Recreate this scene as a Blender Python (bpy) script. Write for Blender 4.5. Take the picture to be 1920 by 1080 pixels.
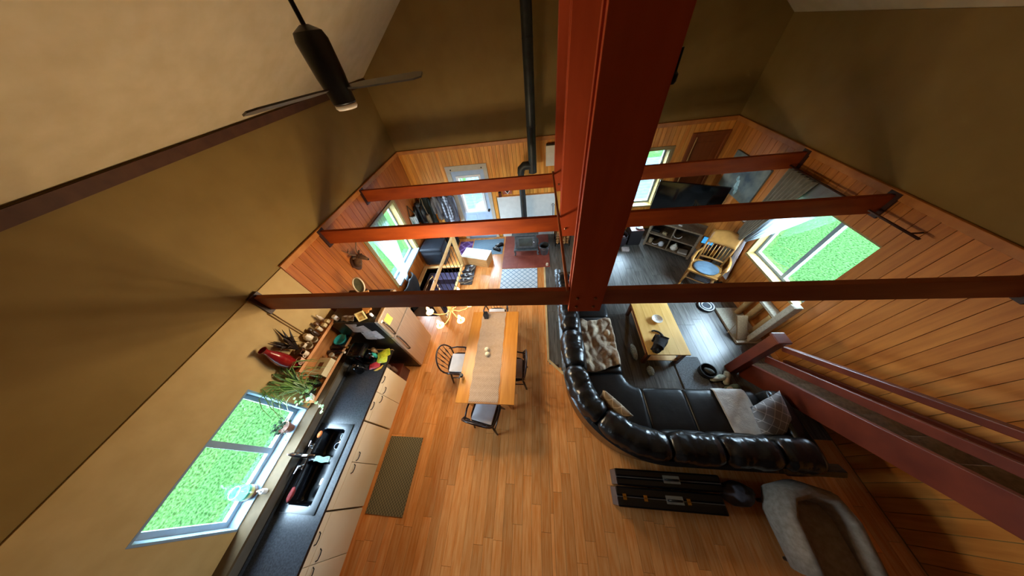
import bpy, bmesh, math, random
from mathutils import Matrix, Vector, noise
random.seed(7)
for o in list(bpy.data.objects):
    bpy.data.objects.remove(o, do_unlink=True)
SC = bpy.context.scene
COL = SC.collection
PI = math.pi

# ------------------------------------------------------------------ camera, sky, lights, exposure
cd = bpy.data.cameras.new('camera')
cam = bpy.data.objects.new('camera', cd); COL.objects.link(cam)
cd.sensor_width = 36.0; cd.lens = 427.36 / 1920 * 36; cd.clip_start = .05; cd.clip_end = 200
cam.matrix_world = Matrix(((0.99187952, 0.02555912, 0.12458631, 0),
                           (0.0612143, 0.76272088, -0.64382426, 0),
                           (-0.11148016, 0.64622256, 0.75496263, 4.4),
                           (0, 0, 0, 1)))
SC.camera = cam
SC.view_settings.view_transform = 'Standard'; SC.view_settings.look = 'None'
SC.view_settings.gamma = 1; SC.view_settings.use_curve_mapping = False
SC.view_settings.exposure = 2.0
W = bpy.data.worlds.new('overcast'); SC.world = W; W.use_nodes = True
bg = W.node_tree.nodes['Background']
bg.inputs[0].default_value = (.66, .85, 1, 1); bg.inputs[1].default_value = 14.0
XL, XR, YB, YF = -3.42, 4.11, 5.95, -1.5
EAVE, RX, RZ = 4.0, .42, 6.6
def lamp(name, kind, loc, power, col, size=.1, rot=(0, 0, 0), sy=None):
    l = bpy.data.lights.new(name, kind); l.energy = power; l.color = col
    if kind == 'AREA':
        l.size = size
        if sy: l.shape = 'RECTANGLE'; l.size_y = sy
    else: l.shadow_soft_size = size
    o = bpy.data.objects.new(name, l); o.location = loc; o.rotation_euler = rot; COL.objects.link(o); return o
def portal(name, loc, rot, sx, sy):
    o = lamp(name, 'AREA', loc, 1, (1, 1, 1), sx, rot, sy); o.data.cycles.is_portal = True
portal('window_portal', (XL - .3, 4.12, 1.28), (0, -PI / 2, 0), 1.5, 1.5)
portal('window_portal', (XL - .3, 0.0, 1.53), (0, -PI / 2, 0), .95, 1.4)
portal('window_portal', (XR + .3, 3.05, 1.5), (0, PI / 2, 0), 1.3, 1.5)
portal('window_portal', (2.76, YB + .3, 1.45), (-PI / 2, 0, 0), .6, 1.5)
portal('window_portal', (-1.78, YB + .3, 1.5), (-PI / 2, 0, 0), .7, 1.2)
BULB_W, BULB_C = 5.6, (1, .82, .56)

# ------------------------------------------------------------------ materials
def lin(h):
    if isinstance(h, str):
        h = h.lstrip('#'); c = [int(h[i:i + 2], 16) / 255 for i in (0, 2, 4)]
    else: c = [v / 255 for v in h]
    return tuple(v / 12.92 if v <= .04045 else ((v + .055) / 1.055) ** 2.4 for v in c) + (1,)
MATS = {}
def mat(name, c1, c2=None, rough=.5, metal=0, scale=8, stretch=(1, 1, 1), bump=0, bscale=None, rnd=0, emit=None, es=0, coat=0, detail=4, spec=None, sheen=0):
    if name in MATS: return MATS[name]
    m = bpy.data.materials.new(name); m.use_nodes = True; N = m.node_tree.nodes; L = m.node_tree.links
    b = N['Principled BSDF']; c2 = c2 or c1
    b.inputs['Roughness'].default_value = rough; b.inputs['Metallic'].default_value = metal
    if coat: b.inputs['Coat Weight'].default_value = coat; b.inputs['Coat Roughness'].default_value = .15
    if spec is not None: b.inputs['Specular IOR Level'].default_value = spec
    if sheen: b.inputs['Sheen Weight'].default_value = sheen
    tc = N.new('ShaderNodeTexCoord'); mp = N.new('ShaderNodeMapping'); mp.inputs['Scale'].default_value = stretch
    L.new(tc.outputs['Object'], mp.inputs[0])
    nz = N.new('ShaderNodeTexNoise'); nz.inputs['Scale'].default_value = scale; nz.inputs['Detail'].default_value = detail
    if rnd:
        oi = N.new('ShaderNodeObjectInfo'); ad = N.new('ShaderNodeVectorMath'); ad.operation = 'ADD'
        sc = N.new('ShaderNodeVectorMath'); sc.operation = 'SCALE'; sc.inputs[0].default_value = (7, 3, 5); sc.inputs[3].default_value = 1
        L.new(oi.outputs['Random'], sc.inputs[3]); L.new(mp.outputs[0], ad.inputs[0]); L.new(sc.outputs[0], ad.inputs[1]); L.new(ad.outputs[0], nz.inputs['Vector'])
    else: L.new(mp.outputs[0], nz.inputs['Vector'])
    rp = N.new('ShaderNodeValToRGB'); rp.color_ramp.elements[0].color = lin(c1); rp.color_ramp.elements[1].color = lin(c2)
    rp.color_ramp.elements[0].position = .33; rp.color_ramp.elements[1].position = .67
    L.new(nz.outputs[0], rp.inputs[0]); out = rp.outputs[0]
    if rnd:
        hs = N.new('ShaderNodeHueSaturation'); mr = N.new('ShaderNodeMapRange')
        mr.inputs['To Min'].default_value = 1 - rnd; mr.inputs['To Max'].default_value = 1 + rnd
        L.new(oi.outputs['Random'], mr.inputs[0]); L.new(mr.outputs[0], hs.inputs['Value']); L.new(out, hs.inputs['Color']); out = hs.outputs[0]
    L.new(out, b.inputs['Base Color'])
    if bump:
        bp = N.new('ShaderNodeBump'); bp.inputs['Strength'].default_value = bump; bp.inputs['Distance'].default_value = .02
        n2 = nz
        if bscale:
            n2 = N.new('ShaderNodeTexNoise'); n2.inputs['Scale'].default_value = bscale; n2.inputs['Detail'].default_value = 5; L.new(mp.outputs[0], n2.inputs['Vector'])
        L.new(n2.outputs[0], bp.inputs['Height']); L.new(bp.outputs[0], b.inputs['Normal'])
    if emit:
        b.inputs['Emission Color'].default_value = lin(emit); b.inputs['Emission Strength'].default_value = es
    MATS[name] = m; return m
def glassmat(name, tint=(.93, .97, 1, 1), gl=.07):
    m = bpy.data.materials.new(name); m.use_nodes = True; N = m.node_tree.nodes; L = m.node_tree.links
    N.remove(N['Principled BSDF']); t = N.new('ShaderNodeBsdfTransparent'); t.inputs[0].default_value = tint
    g = N.new('ShaderNodeBsdfGlossy'); g.inputs['Roughness'].default_value = .03; mx = N.new('ShaderNodeMixShader'); mx.inputs[0].default_value = gl
    L.new(t.outputs[0], mx.inputs[1]); L.new(g.outputs[0], mx.inputs[2]); L.new(mx.outputs[0], N['Material Output'].inputs[0]); MATS[name] = m; return m
def sheermat(name, col, tr=.45):
    m = bpy.data.materials.new(name); m.use_nodes = True; N = m.node_tree.nodes; L = m.node_tree.links
    N.remove(N['Principled BSDF']); t = N.new('ShaderNodeBsdfTransparent'); d = N.new('ShaderNodeBsdfDiffuse'); d.inputs[0].default_value = lin(col)
    r = N.new('ShaderNodeBsdfTranslucent'); r.inputs[0].default_value = lin(col)
    a = N.new('ShaderNodeMixShader'); a.inputs[0].default_value = .5; L.new(d.outputs[0], a.inputs[1]); L.new(r.outputs[0], a.inputs[2])
    mx = N.new('ShaderNodeMixShader'); mx.inputs[0].default_value = 1 - tr
    L.new(t.outputs[0], mx.inputs[1]); L.new(a.outputs[0], mx.inputs[2]); L.new(mx.outputs[0], N['Material Output'].inputs[0]); MATS[name] = m; return m
def patmat(name, c1, c2, kind='diamond', s=10, rough=.8, width=.1, var=.06):
    """printed pattern on cloth: lattice of diamonds, checks, or weave, in object coordinates"""
    m = bpy.data.materials.new(name); m.use_nodes = True; N = m.node_tree.nodes; L = m.node_tree.links
    b = N['Principled BSDF']; b.inputs['Roughness'].default_value = rough
    tc = N.new('ShaderNodeTexCoord'); sp = N.new('ShaderNodeSeparateXYZ'); L.new(tc.outputs['UV' if kind.endswith('uv') else 'Object'], sp.inputs[0])
    def mth(op, a, bb=None):
        n = N.new('ShaderNodeMath'); n.operation = op
        for i, v in enumerate((a, bb)):
            if v is None: continue
            if isinstance(v, (int, float)): n.inputs[i].default_value = v
            else: L.new(v, n.inputs[i])
        return n.outputs[0]
    X, Y = sp.outputs[0], sp.outputs[1]
    def dist(v): return mth('ABSOLUTE', mth('SUBTRACT', mth('FRACT', v), .5))
    if kind.startswith('diamond'):
        u = dist(mth('MULTIPLY', mth('ADD', X, Y), s)); v = dist(mth('MULTIPLY', mth('SUBTRACT', X, Y), s))
        f = mth('GREATER_THAN', mth('MAXIMUM', u, v), .5 - width)
    elif kind.startswith('plaid'):
        u = dist(mth('MULTIPLY', X, s)); v = dist(mth('MULTIPLY', sp.outputs[2], s))
        f = mth('MULTIPLY', mth('ADD', mth('GREATER_THAN', u, .28), mth('GREATER_THAN', v, .28)), .5)
    elif kind.startswith('floral'):
        u = mth('COSINE', mth('MULTIPLY', X, s * 6.283)); v = mth('COSINE', mth('MULTIPLY', Y, s * 6.283))
        u2 = mth('COSINE', mth('MULTIPLY', mth('ADD', X, Y), s * 12.566)); v2 = mth('COSINE', mth('MULTIPLY', mth('SUBTRACT', X, Y), s * 12.566))
        f = mth('GREATER_THAN', mth('ADD', mth('MULTIPLY', u, v), mth('MULTIPLY', mth('ADD', u2, v2), .45)), .3)
    elif kind.startswith('wave'):
        u = mth('SINE', mth('ADD', mth('MULTIPLY', Y, s * 6.283), mth('MULTIPLY', mth('SINE', mth('MULTIPLY', X, 14)), 2.2)))
        f = mth('GREATER_THAN', u, .1)
    else:
        u = mth('SINE', mth('MULTIPLY', X, s * 6.283)); v = mth('SINE', mth('MULTIPLY', Y, s * 6.283)); f = mth('GREATER_THAN', mth('MULTIPLY', u, v), 0)
    nz = N.new('ShaderNodeTexNoise'); nz.inputs['Scale'].default_value = 25; L.new(tc.outputs['Object'], nz.inputs['Vector'])
    f = mth('ADD', mth('MULTIPLY', f, 1 - 2 * var), mth('MULTIPLY', nz.outputs[0], 3 * var))
    mx = N.new('ShaderNodeMix'); mx.data_type = 'RGBA'; L.new(f, mx.inputs[0]); mx.inputs[6].default_value = lin(c1); mx.inputs[7].default_value = lin(c2)
    L.new(mx.outputs[2], b.inputs['Base Color'])
    bp = N.new('ShaderNodeBump'); bp.inputs['Strength'].default_value = .3; bp.inputs['Distance'].default_value = .01; L.new(f, bp.inputs['Height']); L.new(bp.outputs[0], b.inputs['Normal'])
    MATS[name] = m; return m
LAM = mat('laminate', '#dd873f', '#eba562', rough=.27, scale=3, stretch=(14, 1.2, 1), rnd=.16)
DARKF = mat('dark_plank_wood', '#4b4842', '#716e68', rough=.29, scale=3, stretch=(12, 1, 1), rnd=.18)
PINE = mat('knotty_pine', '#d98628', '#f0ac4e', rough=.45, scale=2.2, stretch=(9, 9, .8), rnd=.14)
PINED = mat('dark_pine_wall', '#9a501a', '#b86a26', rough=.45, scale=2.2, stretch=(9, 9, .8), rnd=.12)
PTRIM = mat('pine_trim', '#b06a2c', '#c98440', rough=.45, scale=3, stretch=(2, 2, 2), rnd=.05)
REDW = mat('red_stained_beam', '#8a3814', '#a64a18', rough=.62, spec=.2, scale=1.6, stretch=(1.2, 6, 6), rnd=.06)
REDP = mat('red_stained_post', '#ae4520', '#bc4f28', rough=.55, spec=.3, scale=1.6, stretch=(6, 6, .8), rnd=.06)
OLIVE = mat('olive_paint', '#84682e', '#8c7036', rough=.75, scale=3)
CEIL = mat('ceiling_paint', '#bda980', '#c8b48c', rough=.8, scale=5)
CREAM = mat('cream_paint', '#b8985e', '#c2a268', rough=.7, scale=5)
WHITEP = mat('white_paint', '#e6e8ea', '#eef0f2', rough=.45, scale=6)
LEATH = mat('black_leather', '#0c0d0d', '#1a1b1b', rough=.26, scale=9, bump=.5, bscale=11, spec=.6)
LEATS = mat('smooth_black_leather', '#0b0c0c', '#151616', rough=.36, scale=7, bump=.12, bscale=14)
BLK = mat('black_satin', '#0d0d0e', '#151516', rough=.35)
BLKG = mat('black_gloss', '#08090b', '#0d0e11', rough=.12)
BLKM = mat('black_metal', '#17181a', '#202225', rough=.4, metal=.6)
PIPE = mat('stove_pipe_metal', '#2a2e2f', '#363b3b', rough=.45, metal=.4)
IRON = mat('cast_iron', '#555c60', '#6b7377', rough=.35, metal=.3, scale=14)
CHAIRW = mat('dark_chair_wood', '#1d1110', '#2c1a16', rough=.3, scale=5)
TABLEW = mat('golden_table_wood', '#c27a2a', '#d6923e', rough=.32, scale=2, stretch=(10, 1, 1))
PINET = mat('pale_pine', '#cfa264', '#dfb679', rough=.4, scale=2, stretch=(8, 1, 1))
OAK = mat('honey_oak', '#9a6a30', '#b27f40', rough=.35, scale=3, stretch=(3, 3, 3))
RAILW = mat('rail_pine', '#d3a566', '#e2b97c', rough=.42, scale=3, stretch=(2, 2, 2))
BROWN = mat('shelf_wood', '#a5642e', '#be7c40', rough=.45, scale=3, stretch=(8, 1.5, 8))
RUSTIC = mat('grey_brown_wood', '#6b5c48', '#857660', rough=.6, scale=4, stretch=(6, 6, 6))
CABW = mat('cabinet_cream', '#ecd8b4', '#f0dfbe', rough=.4, scale=4)
COUNT = mat('charcoal_counter', '#2d3137', '#3a4047', rough=.24, scale=60, spec=.75)
STEEL = mat('stainless', '#c0b4a6', '#d0c4b6', rough=.36, metal=.75, scale=2, stretch=(1, 40, 1))
CHROME = mat('chrome', '#c9cccf', '#d8dadd', rough=.12, metal=1)
BRASS = mat('brass', '#c99c4a', '#dbb266', rough=.25, metal=1)
CLOTHW = mat('white_cloth', '#d4d4da', '#e6e6ea', rough=.85, scale=6, bump=.15)
GLASS = glassmat('pane_glass')
CLEAR = glassmat('clear_glass', (.95, .97, .97, 1), .16)
SHEER = sheermat('sheer_white', '#98a6ae', .2)

# ------------------------------------------------------------------ mesh helpers
ROOTM = {}
def rz(a): return Matrix.Rotation(a, 4, 'Z')
class MB:
    def __init__(s): s.bm = bmesh.new(); s.uv = None
    def face(s, vs):
        try: return s.bm.faces.new(vs)
        except ValueError: return None
    def box(s, x0, y0, z0, x1, y1, z1, M=None, bev=0):
        co = [(x0, y0, z0), (x1, y0, z0), (x1, y1, z0), (x0, y1, z0), (x0, y0, z1), (x1, y0, z1), (x1, y1, z1), (x0, y1, z1)]
        v = [s.bm.verts.new(M @ Vector(c) if M else c) for c in co]
        fs = [s.face([v[i] for i in q]) for q in ((0, 3, 2, 1), (4, 5, 6, 7), (0, 1, 5, 4), (1, 2, 6, 5), (2, 3, 7, 6), (3, 0, 4, 7))]
        if bev:
            es = list({e for f in fs for e in f.edges}); bmesh.ops.bevel(s.bm, geom=es, offset=bev, segments=2, affect='EDGES', profile=.6)
        return s
    def cbox(s, c, sz, M=None, bev=0, R=None):
        T = Matrix.Translation(c) @ (R or Matrix()); T = M @ T if M else T
        return s.box(-sz[0] / 2, -sz[1] / 2, -sz[2] / 2, sz[0] / 2, sz[1] / 2, sz[2] / 2, T, bev)
    def rings(s, R, caps=True, closed=False, loop=True):
        vv = [[s.bm.verts.new(p) for p in r] for r in R]; n = len(R[0]); m = len(vv)
        for i in range(m if closed else m - 1):
            a, b = vv[i], vv[(i + 1) % m]
            for j in range(n if loop else n - 1): s.face([a[j], a[(j + 1) % n], b[(j + 1) % n], b[j]])
        if caps and not closed and loop: s.face(vv[0][::-1]); s.face(vv[-1])
        return s
    def tube(s, pts, r, n=8, M=None, closed=False, flat=1.0):
        pts = [Vector(p) for p in pts]; m = len(pts)
        rr = r if isinstance(r, (list, tuple)) else [r] * m
        R = []; up = None
        for i, p in enumerate(pts):
            a = pts[(i - 1) % m] if (closed or i > 0) else p; b = pts[(i + 1) % m] if (closed or i < m - 1) else p
            t = (b - a).normalized()
            if up is None: up = Vector((0, 0, 1)) if abs(t.z) < .9 else Vector((1, 0, 0))
            u = t.cross(up).normalized(); up = u.cross(t).normalized()
            ring = [p + (u * math.cos(k * 2 * PI / n) + up * flat * math.sin(k * 2 * PI / n)) * rr[i] for k in range(n)]
            R.append([M @ q if M else q for q in ring])
        return s.rings(R, closed=closed)
    def lathe(s, prof, c=(0, 0, 0), n=14, M=None, caps=True):
        R = []
        for r, z in prof:
            ring = [Vector((c[0] + max(r, 1e-4) * math.cos(k * 2 * PI / n), c[1] + max(r, 1e-4) * math.sin(k * 2 * PI / n), c[2] + z)) for k in range(n)]
            R.append([M @ q if M else q for q in ring])
        return s.rings(R, caps=caps)
    def ell(s, c, r, n=12, m=8, R=None, nz=0, seed=0, f=3):
        rings = []
        for i in range(m + 1):
            a = -PI / 2 + PI * i / m; ring = []
            for k in range(n):
                b = 2 * PI * k / n; p = Vector((math.cos(a) * math.cos(b), math.cos(a) * math.sin(b), math.sin(a)))
                if abs(p.x) + abs(p.y) < 1e-6: p.x = 1e-3 * math.cos(b); p.y = 1e-3 * math.sin(b)
                if nz: p = p * (1 + nz * noise.noise(p * f + Vector((seed, seed, 0))))
                q = Vector((p.x * r[0], p.y * r[1], p.z * r[2])); q = R @ q if R else q; ring.append(q + Vector(c))
            rings.append(ring)
        return s.rings(rings)
    def prism(s, pts, z0, z1, M=None, bev=0):
        a = [s.bm.verts.new(M @ Vector((x, y, z0)) if M else (x, y, z0)) for x, y in pts]; b = [s.bm.verts.new(M @ Vector((x, y, z1)) if M else (x, y, z1)) for x, y in pts]
        n = len(pts); s.face(a[::-1]); s.face(b)
        for i in range(n): s.face([a[i], a[(i + 1) % n], b[(i + 1) % n], b[i]])
        return s
    def grid(s, fn, nu, nv, thick=0, uv=False):
        P = [[Vector(fn(i / nu, j / nv)) for j in range(nv + 1)] for i in range(nu + 1)]
        V = [[s.bm.verts.new(p) for p in r] for r in P]; lay = s.bm.loops.layers.uv.verify() if uv else None
        def quad(A, i, j, fl):
            q = [(i, j), (i + 1, j), (i + 1, j + 1), (i, j + 1)]; q = q[::-1] if fl else q
            f = s.face([A[a][b] for a, b in q])
            if f and uv:
                for l, (a, b) in zip(f.loops, q): l[lay].uv = (a / nu, b / nv)
        for i in range(nu):
            for j in range(nv): quad(V, i, j, False)
        if thick:
            nn = []
            for i in range(nu + 1):
                row = []
                for j in range(nv + 1):
                    du = P[min(i + 1, nu)][j] - P[max(i - 1, 0)][j]; dv = P[i][min(j + 1, nv)] - P[i][max(j - 1, 0)]
                    row.append(s.bm.verts.new(P[i][j] - du.cross(dv).normalized() * thick))
                nn.append(row)
            for i in range(nu):
                for j in range(nv): quad(nn, i, j, True)
            for i in range(nu):
                for j in (0, nv):
                    q = [V[i][j], nn[i][j], nn[i + 1][j], V[i + 1][j]]; s.face(q if j == 0 else q[::-1])
            for j in range(nv):
                for i in (0, nu):
                    q = [V[i][j], V[i][j + 1], nn[i][j + 1], nn[i][j]]; s.face(q if i == 0 else q[::-1])
        return s
    def out(s, name, m, parent=None, smooth=False, local=False, kind=None, label=None):
        bmesh.ops.recalc_face_normals(s.bm, faces=s.bm.faces)
        me = bpy.data.meshes.new(name)
        off = Matrix()
        if parent is not None:
            if not local: off = ROOTM.get(parent.name, Matrix()).inverted()
        else:
            vs = [v.co for v in s.bm.verts]
            x0, x1 = min(v.x for v in vs), max(v.x for v in vs); y0, y1 = min(v.y for v in vs), max(v.y for v in vs); z0 = min(v.z for v in vs)
            off = Matrix.Translation((-(x0 + x1) / 2, -(y0 + y1) / 2, -z0))
        s.bm.transform(off); s.bm.to_mesh(me); s.bm.free()
        o = bpy.data.objects.new(name, me); COL.objects.link(o)
        me.materials.append(MATS[m] if isinstance(m, str) else m)
        if smooth is True:
            for p in me.polygons: p.use_smooth = True
        elif smooth:
            for p in me.polygons: p.use_smooth = True
            try: me.set_sharp_from_angle(angle=math.radians(smooth))
            except Exception: pass
        if parent is not None:
            o.parent = parent; ROOTM[o.name] = ROOTM.get(parent.name, Matrix()) if not local else Matrix()
        else:
            o.location = off.inverted().translation; ROOTM[o.name] = off.inverted()
        if kind: o['kind'] = kind
        if label: o['label'] = label
        return o
def tag(o, label, cat, group=None, kind=None):
    o['label'] = label; o['category'] = cat
    if group: o['group'] = group
    if kind: o['kind'] = kind
    return o
def thing(name, label, cat, loc=(0, 0, 0), rot=0, group=None):
    o = bpy.data.objects.new(name, None); COL.objects.link(o); o.location = loc; o.rotation_euler = (0, 0, rot); o.empty_display_size = .1
    ROOTM[o.name] = Matrix.Translation(loc) @ rz(rot); return tag(o, label, cat, group)
def kids(o): return [c for c in bpy.data.objects if c.parent == o]
def dup(root, loc, rot, label, group=None):
    r = root.copy(); COL.objects.link(r); r.location = loc; r.rotation_euler = (0, 0, rot); r['label'] = label
    if group: r['group'] = group
    def rec(a, b):
        for ch in kids(a):
            c = ch.copy(); COL.objects.link(c); c.parent = b; rec(ch, c)
    rec(root, r); ROOTM[r.name] = Matrix.Translation(loc) @ rz(rot)
    return r
def struct(name, mb, m, **k): return mb.out(name, m, kind='structure', **k)
def wob(p, s=1.0, seed=0): return noise.noise(Vector(p) * s + Vector((seed * 3.1, seed * 1.7, seed)))
# ------------------------------------------------------------------ setting: floor
SW = (-3.28, -2.25, 2.92, 4.58)                                   # stairwell opening x0 x1 y0 y1
mb = MB()
mb.box(XL - .2, YF - .2, -.2, XR + .2, SW[2], -.014); mb.box(XL - .2, SW[3], -.2, XR + .2, YB + .2, -.014)
mb.box(SW[1], SW[2], -.2, XR + .2, SW[3], -.014); mb.box(XL - .2, SW[2], -.2, SW[0], SW[3], -.014)
floor = struct('floor', mb, mat('subfloor', '#3a2a1c', '#4a3624', rough=.8))
def seam(x): return 5.93 if x < .1 else max(.72, 1.85 - .86 * (x - .13))
R = random.Random(3)
x = XL + .02; w = .128; i = 0
while x < XR - .03:
    x1 = min(x + w, XR - .01)
    if x < .1 < x1: x1 = .1
    y1max = seam((x + x1) / 2) if x >= .1 - 1e-6 else 5.93
    y = YF + .02 - R.random() * 1.2
    while y < y1max:
        ya, yb = max(y, YF + .02), min(y + 1.25, y1max); y += 1.25
        if yb - ya < .02: continue
        segs = [(ya, yb)]
        if SW[0] - .1 < (x + x1) / 2 < SW[1]:
            segs = [(a, b) for a, b in ((ya, min(yb, SW[2])), (max(ya, SW[3]), yb)) if b - a > .01]
        for a, b in segs:
            if x1 < -2.75 and b < 1.4: continue
            MB().box(x + .0012, a + .0012, -.013, x1 - .0012, b - .0012, R.random() * .0008).out('plank', LAM, floor)
    x = x1 if x1 == .1 else x + w
x = .13; w = .185
while x < XR - .03:
    x1 = min(x + w, XR - .01); y = seam(x1) - .02; y -= R.random() * 1.0; y0m = seam((x + x1) / 2)
    while y < 5.93:
        ya, yb = max(y, y0m), min(y + 1.4, 5.93); y += 1.4
        if yb - ya > .02: MB().box(x + .0015, ya + .0015, -.013, x1 - .0015, yb - .0015, R.random() * .0008).out('dark_plank', DARKF, floor)
    x += w
mb = MB(); mb.box(.092, 1.85, -.012, .135, 5.93, .009)
mb.prism([(.092, 1.85), (.135, 1.87), (.40, 1.61), (.37, 1.575)], -.012, .009)
struct('trim_1', mb, mat('transition_strip', '#d8b880', '#e5c994', rough=.4))
# stairwell going down
mb = MB(); mb.box(SW[0] - .04, SW[2] - .06, -2.2, SW[0], SW[3] + .06, -.014); mb.box(SW[1], SW[2] - .06, -2.2, SW[1] + .04, SW[3] + .06, -.014)
mb.box(SW[0], SW[3], -2.2, SW[1], SW[3] + .05, -.014); mb.box(SW[0], SW[2] - .06, -2.2, SW[1], SW[2], -.014); mb.box(SW[0], SW[2], -2.25, SW[1], SW[3], -2.2)
struct('wall_stairwell', mb, mat('stairwell_brown', '#6b4a30', '#7a563a', rough=.7))
st = thing('cellar_stairs', 'dark carpeted steps going down behind the pine railing', 'stairs', (-2.85, 4.5, -1.4)); st['kind'] = 'structure'; del st['category']
for k in range(6):
    MB().box(SW[0] + .01, SW[3] - .28 * (k + 1), -.19 * (k + 1) - .19, SW[1] - .01, SW[3] - .28 * k, -.19 * (k + 1)).out('step', mat('stair_carpet', '#3d3550', '#4d4460', rough=.9, scale=40, bump=.3), st)

# ------------------------------------------------------------------ walls
def mapL(u, w, z): return (XL + w, u, z)
def mapR(u, w, z): return (XR - w, u, z)
def mapB(u, w, z): return (u, YB - w, z)
def mbox(mb, mp, u0, u1, w0, w1, z0, z1, bev=0):
    a, b = mp(u0, w0, z0), mp(u1, w1, z1)
    return mb.box(min(a[0], b[0]), min(a[1], b[1]), min(a[2], b[2]), max(a[0], b[0]), max(a[1], b[1]), max(a[2], b[2]), bev=bev)
def slab(mb, mp, u0, u1, z0, z1, w0, w1, holes):
    us = sorted({u0, u1, *[h[0] for h in holes], *[h[1] for h in holes]}); zs = sorted({z0, z1, *[h[2] for h in holes], *[h[3] for h in holes]})
    us = [u for u in us if u0 <= u <= u1]; zs = [z for z in zs if z0 <= z <= z1]
    for a, b in zip(us, us[1:]):
        for c, d in zip(zs, zs[1:]):
            m, n = (a + b) / 2, (c + d) / 2
            if not any(h[0] < m < h[1] and h[2] < n < h[3] for h in holes): mbox(mb, mp, a, b, w0, w1, c, d)
    return mb
H_L2 = (3.43, 4.82, .58, 1.98); H_K = (-.62, .62, 1.09, 1.98)
H_R = (2.40, 3.76, .90, 2.15); H_B = (2.50, 3.02, .77, 2.15); H_D = (-2.26, -1.33, -.2, 2.14)
wl = struct('wall_left', slab(MB(), mapL, YF - .2, YB + .2, -.2, EAVE, -.2, 0, [H_L2, H_K]), OLIVE)
wr = struct('wall_right', slab(MB(), mapR, YF - .2, YB + .2, -.2, EAVE, -.2, 0, [H_R]), OLIVE)
mb = slab(MB(), mapB, XL, XR, -.2, EAVE, -.2, 0, [H_B, H_D])
T = Matrix.Rotation(PI / 2, 4, 'X')
mb.prism([(XL, EAVE), (XR, EAVE), (RX, RZ)], -YB - .2, -YB, T)
wb = struct('wall_back', mb, OLIVE)
mb = MB(); mb.box(XL, YF - .2, -.2, XR, YF, EAVE); mb.prism([(XL, EAVE), (XR, EAVE), (RX, RZ)], -YF, -YF + .2, T)
struct('wall_front_unseen', mb, mat('low_bounce_wood', '#3a2414', '#4a301c', rough=.7))  # unseen wall, coloured dark to cut light bounced onto the posts
mb = MB()
for xa in (XL - .2, XR + .2):
    za = EAVE - .2 * (RZ - EAVE) / (RX - XL)
    mb.prism([(xa, za), (RX, RZ), (RX, RZ + .2), (xa, za + .2)], -YB - .2, -YF + .2, T)
struct('ceiling', mb, CEIL)
mb = MB(); mb.box(XL, YF, 2.62, XR, -.62, 2.78)                  # the loft floor under the photographer
struct('loft_floor', mb, mat('loft_boards', '#5a3218', '#6a3e20', rough=.5))
# cream kitchen wall board and tongue-and-groove pine
mb = slab(MB(), mapL, YF, 1.955, 0, 2.63, 0, .014, [H_K]); struct('trim_2', mb, CREAM)
def boards(wall, mp, u0, u1, w, z0, z1, holes, m, seed):
    R = random.Random(seed); n = max(1, round((u1 - u0) / w)); w = (u1 - u0) / n
    for k in range(n):
        a = u0 + k * w; c = a + w / 2; cuts = sorted((h[2], h[3]) for h in holes if h[0] < c < h[1]); z = z0; segs = []
        for p, q in cuts:
            if p - z > .03: segs.append((z, p))
            z = max(z, q)
        if z1 - z > .03: segs.append((z, z1))
        for p, q in segs:
            mbox(MB(), mp, a + .003, a + w - .003, 0.001, .016 + R.random() * .002, p, q).out('board', m, wall)
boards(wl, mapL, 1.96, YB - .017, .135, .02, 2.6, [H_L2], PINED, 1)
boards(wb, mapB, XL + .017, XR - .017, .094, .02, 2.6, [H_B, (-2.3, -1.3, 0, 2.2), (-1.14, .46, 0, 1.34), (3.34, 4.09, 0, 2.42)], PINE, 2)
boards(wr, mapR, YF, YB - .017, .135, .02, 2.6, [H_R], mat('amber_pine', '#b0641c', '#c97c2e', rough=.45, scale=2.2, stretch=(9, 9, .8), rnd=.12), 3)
struct('trim_3', mbox(MB(), mapL, 1.96, YB, 0, .035, 2.585, 2.665, .006), PTRIM)
struct('trim_4', mbox(MB(), mapB, XL, XR, 0, .035, 2.585, 2.665, .006), PTRIM)
struct('trim_5', mbox(MB(), mapR, YF, YB, 0, .035, 2.585, 2.665, .006), PTRIM)
struct('trim_6', mbox(MB(), mapL, YF, YB, 0, .03, 3.90, 3.99), mat('dark_eave_strip', '#4a2c1a', '#5a3822', rough=.6))  # dark strip along the top of the left wall
struct('baseboard_back', mbox(MB(), mapB, -.0 + .47, 2.2, 0, .03, 0, .1), PTRIM)
struct('baseboard_right', mbox(MB(), mapR, 1.9, YB, 0, .03, 0, .1), PTRIM)
struct('baseboard_left', mbox(MB(), mapL, 4.64, YB, 0, .03, 0, .1), PTRIM)

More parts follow.
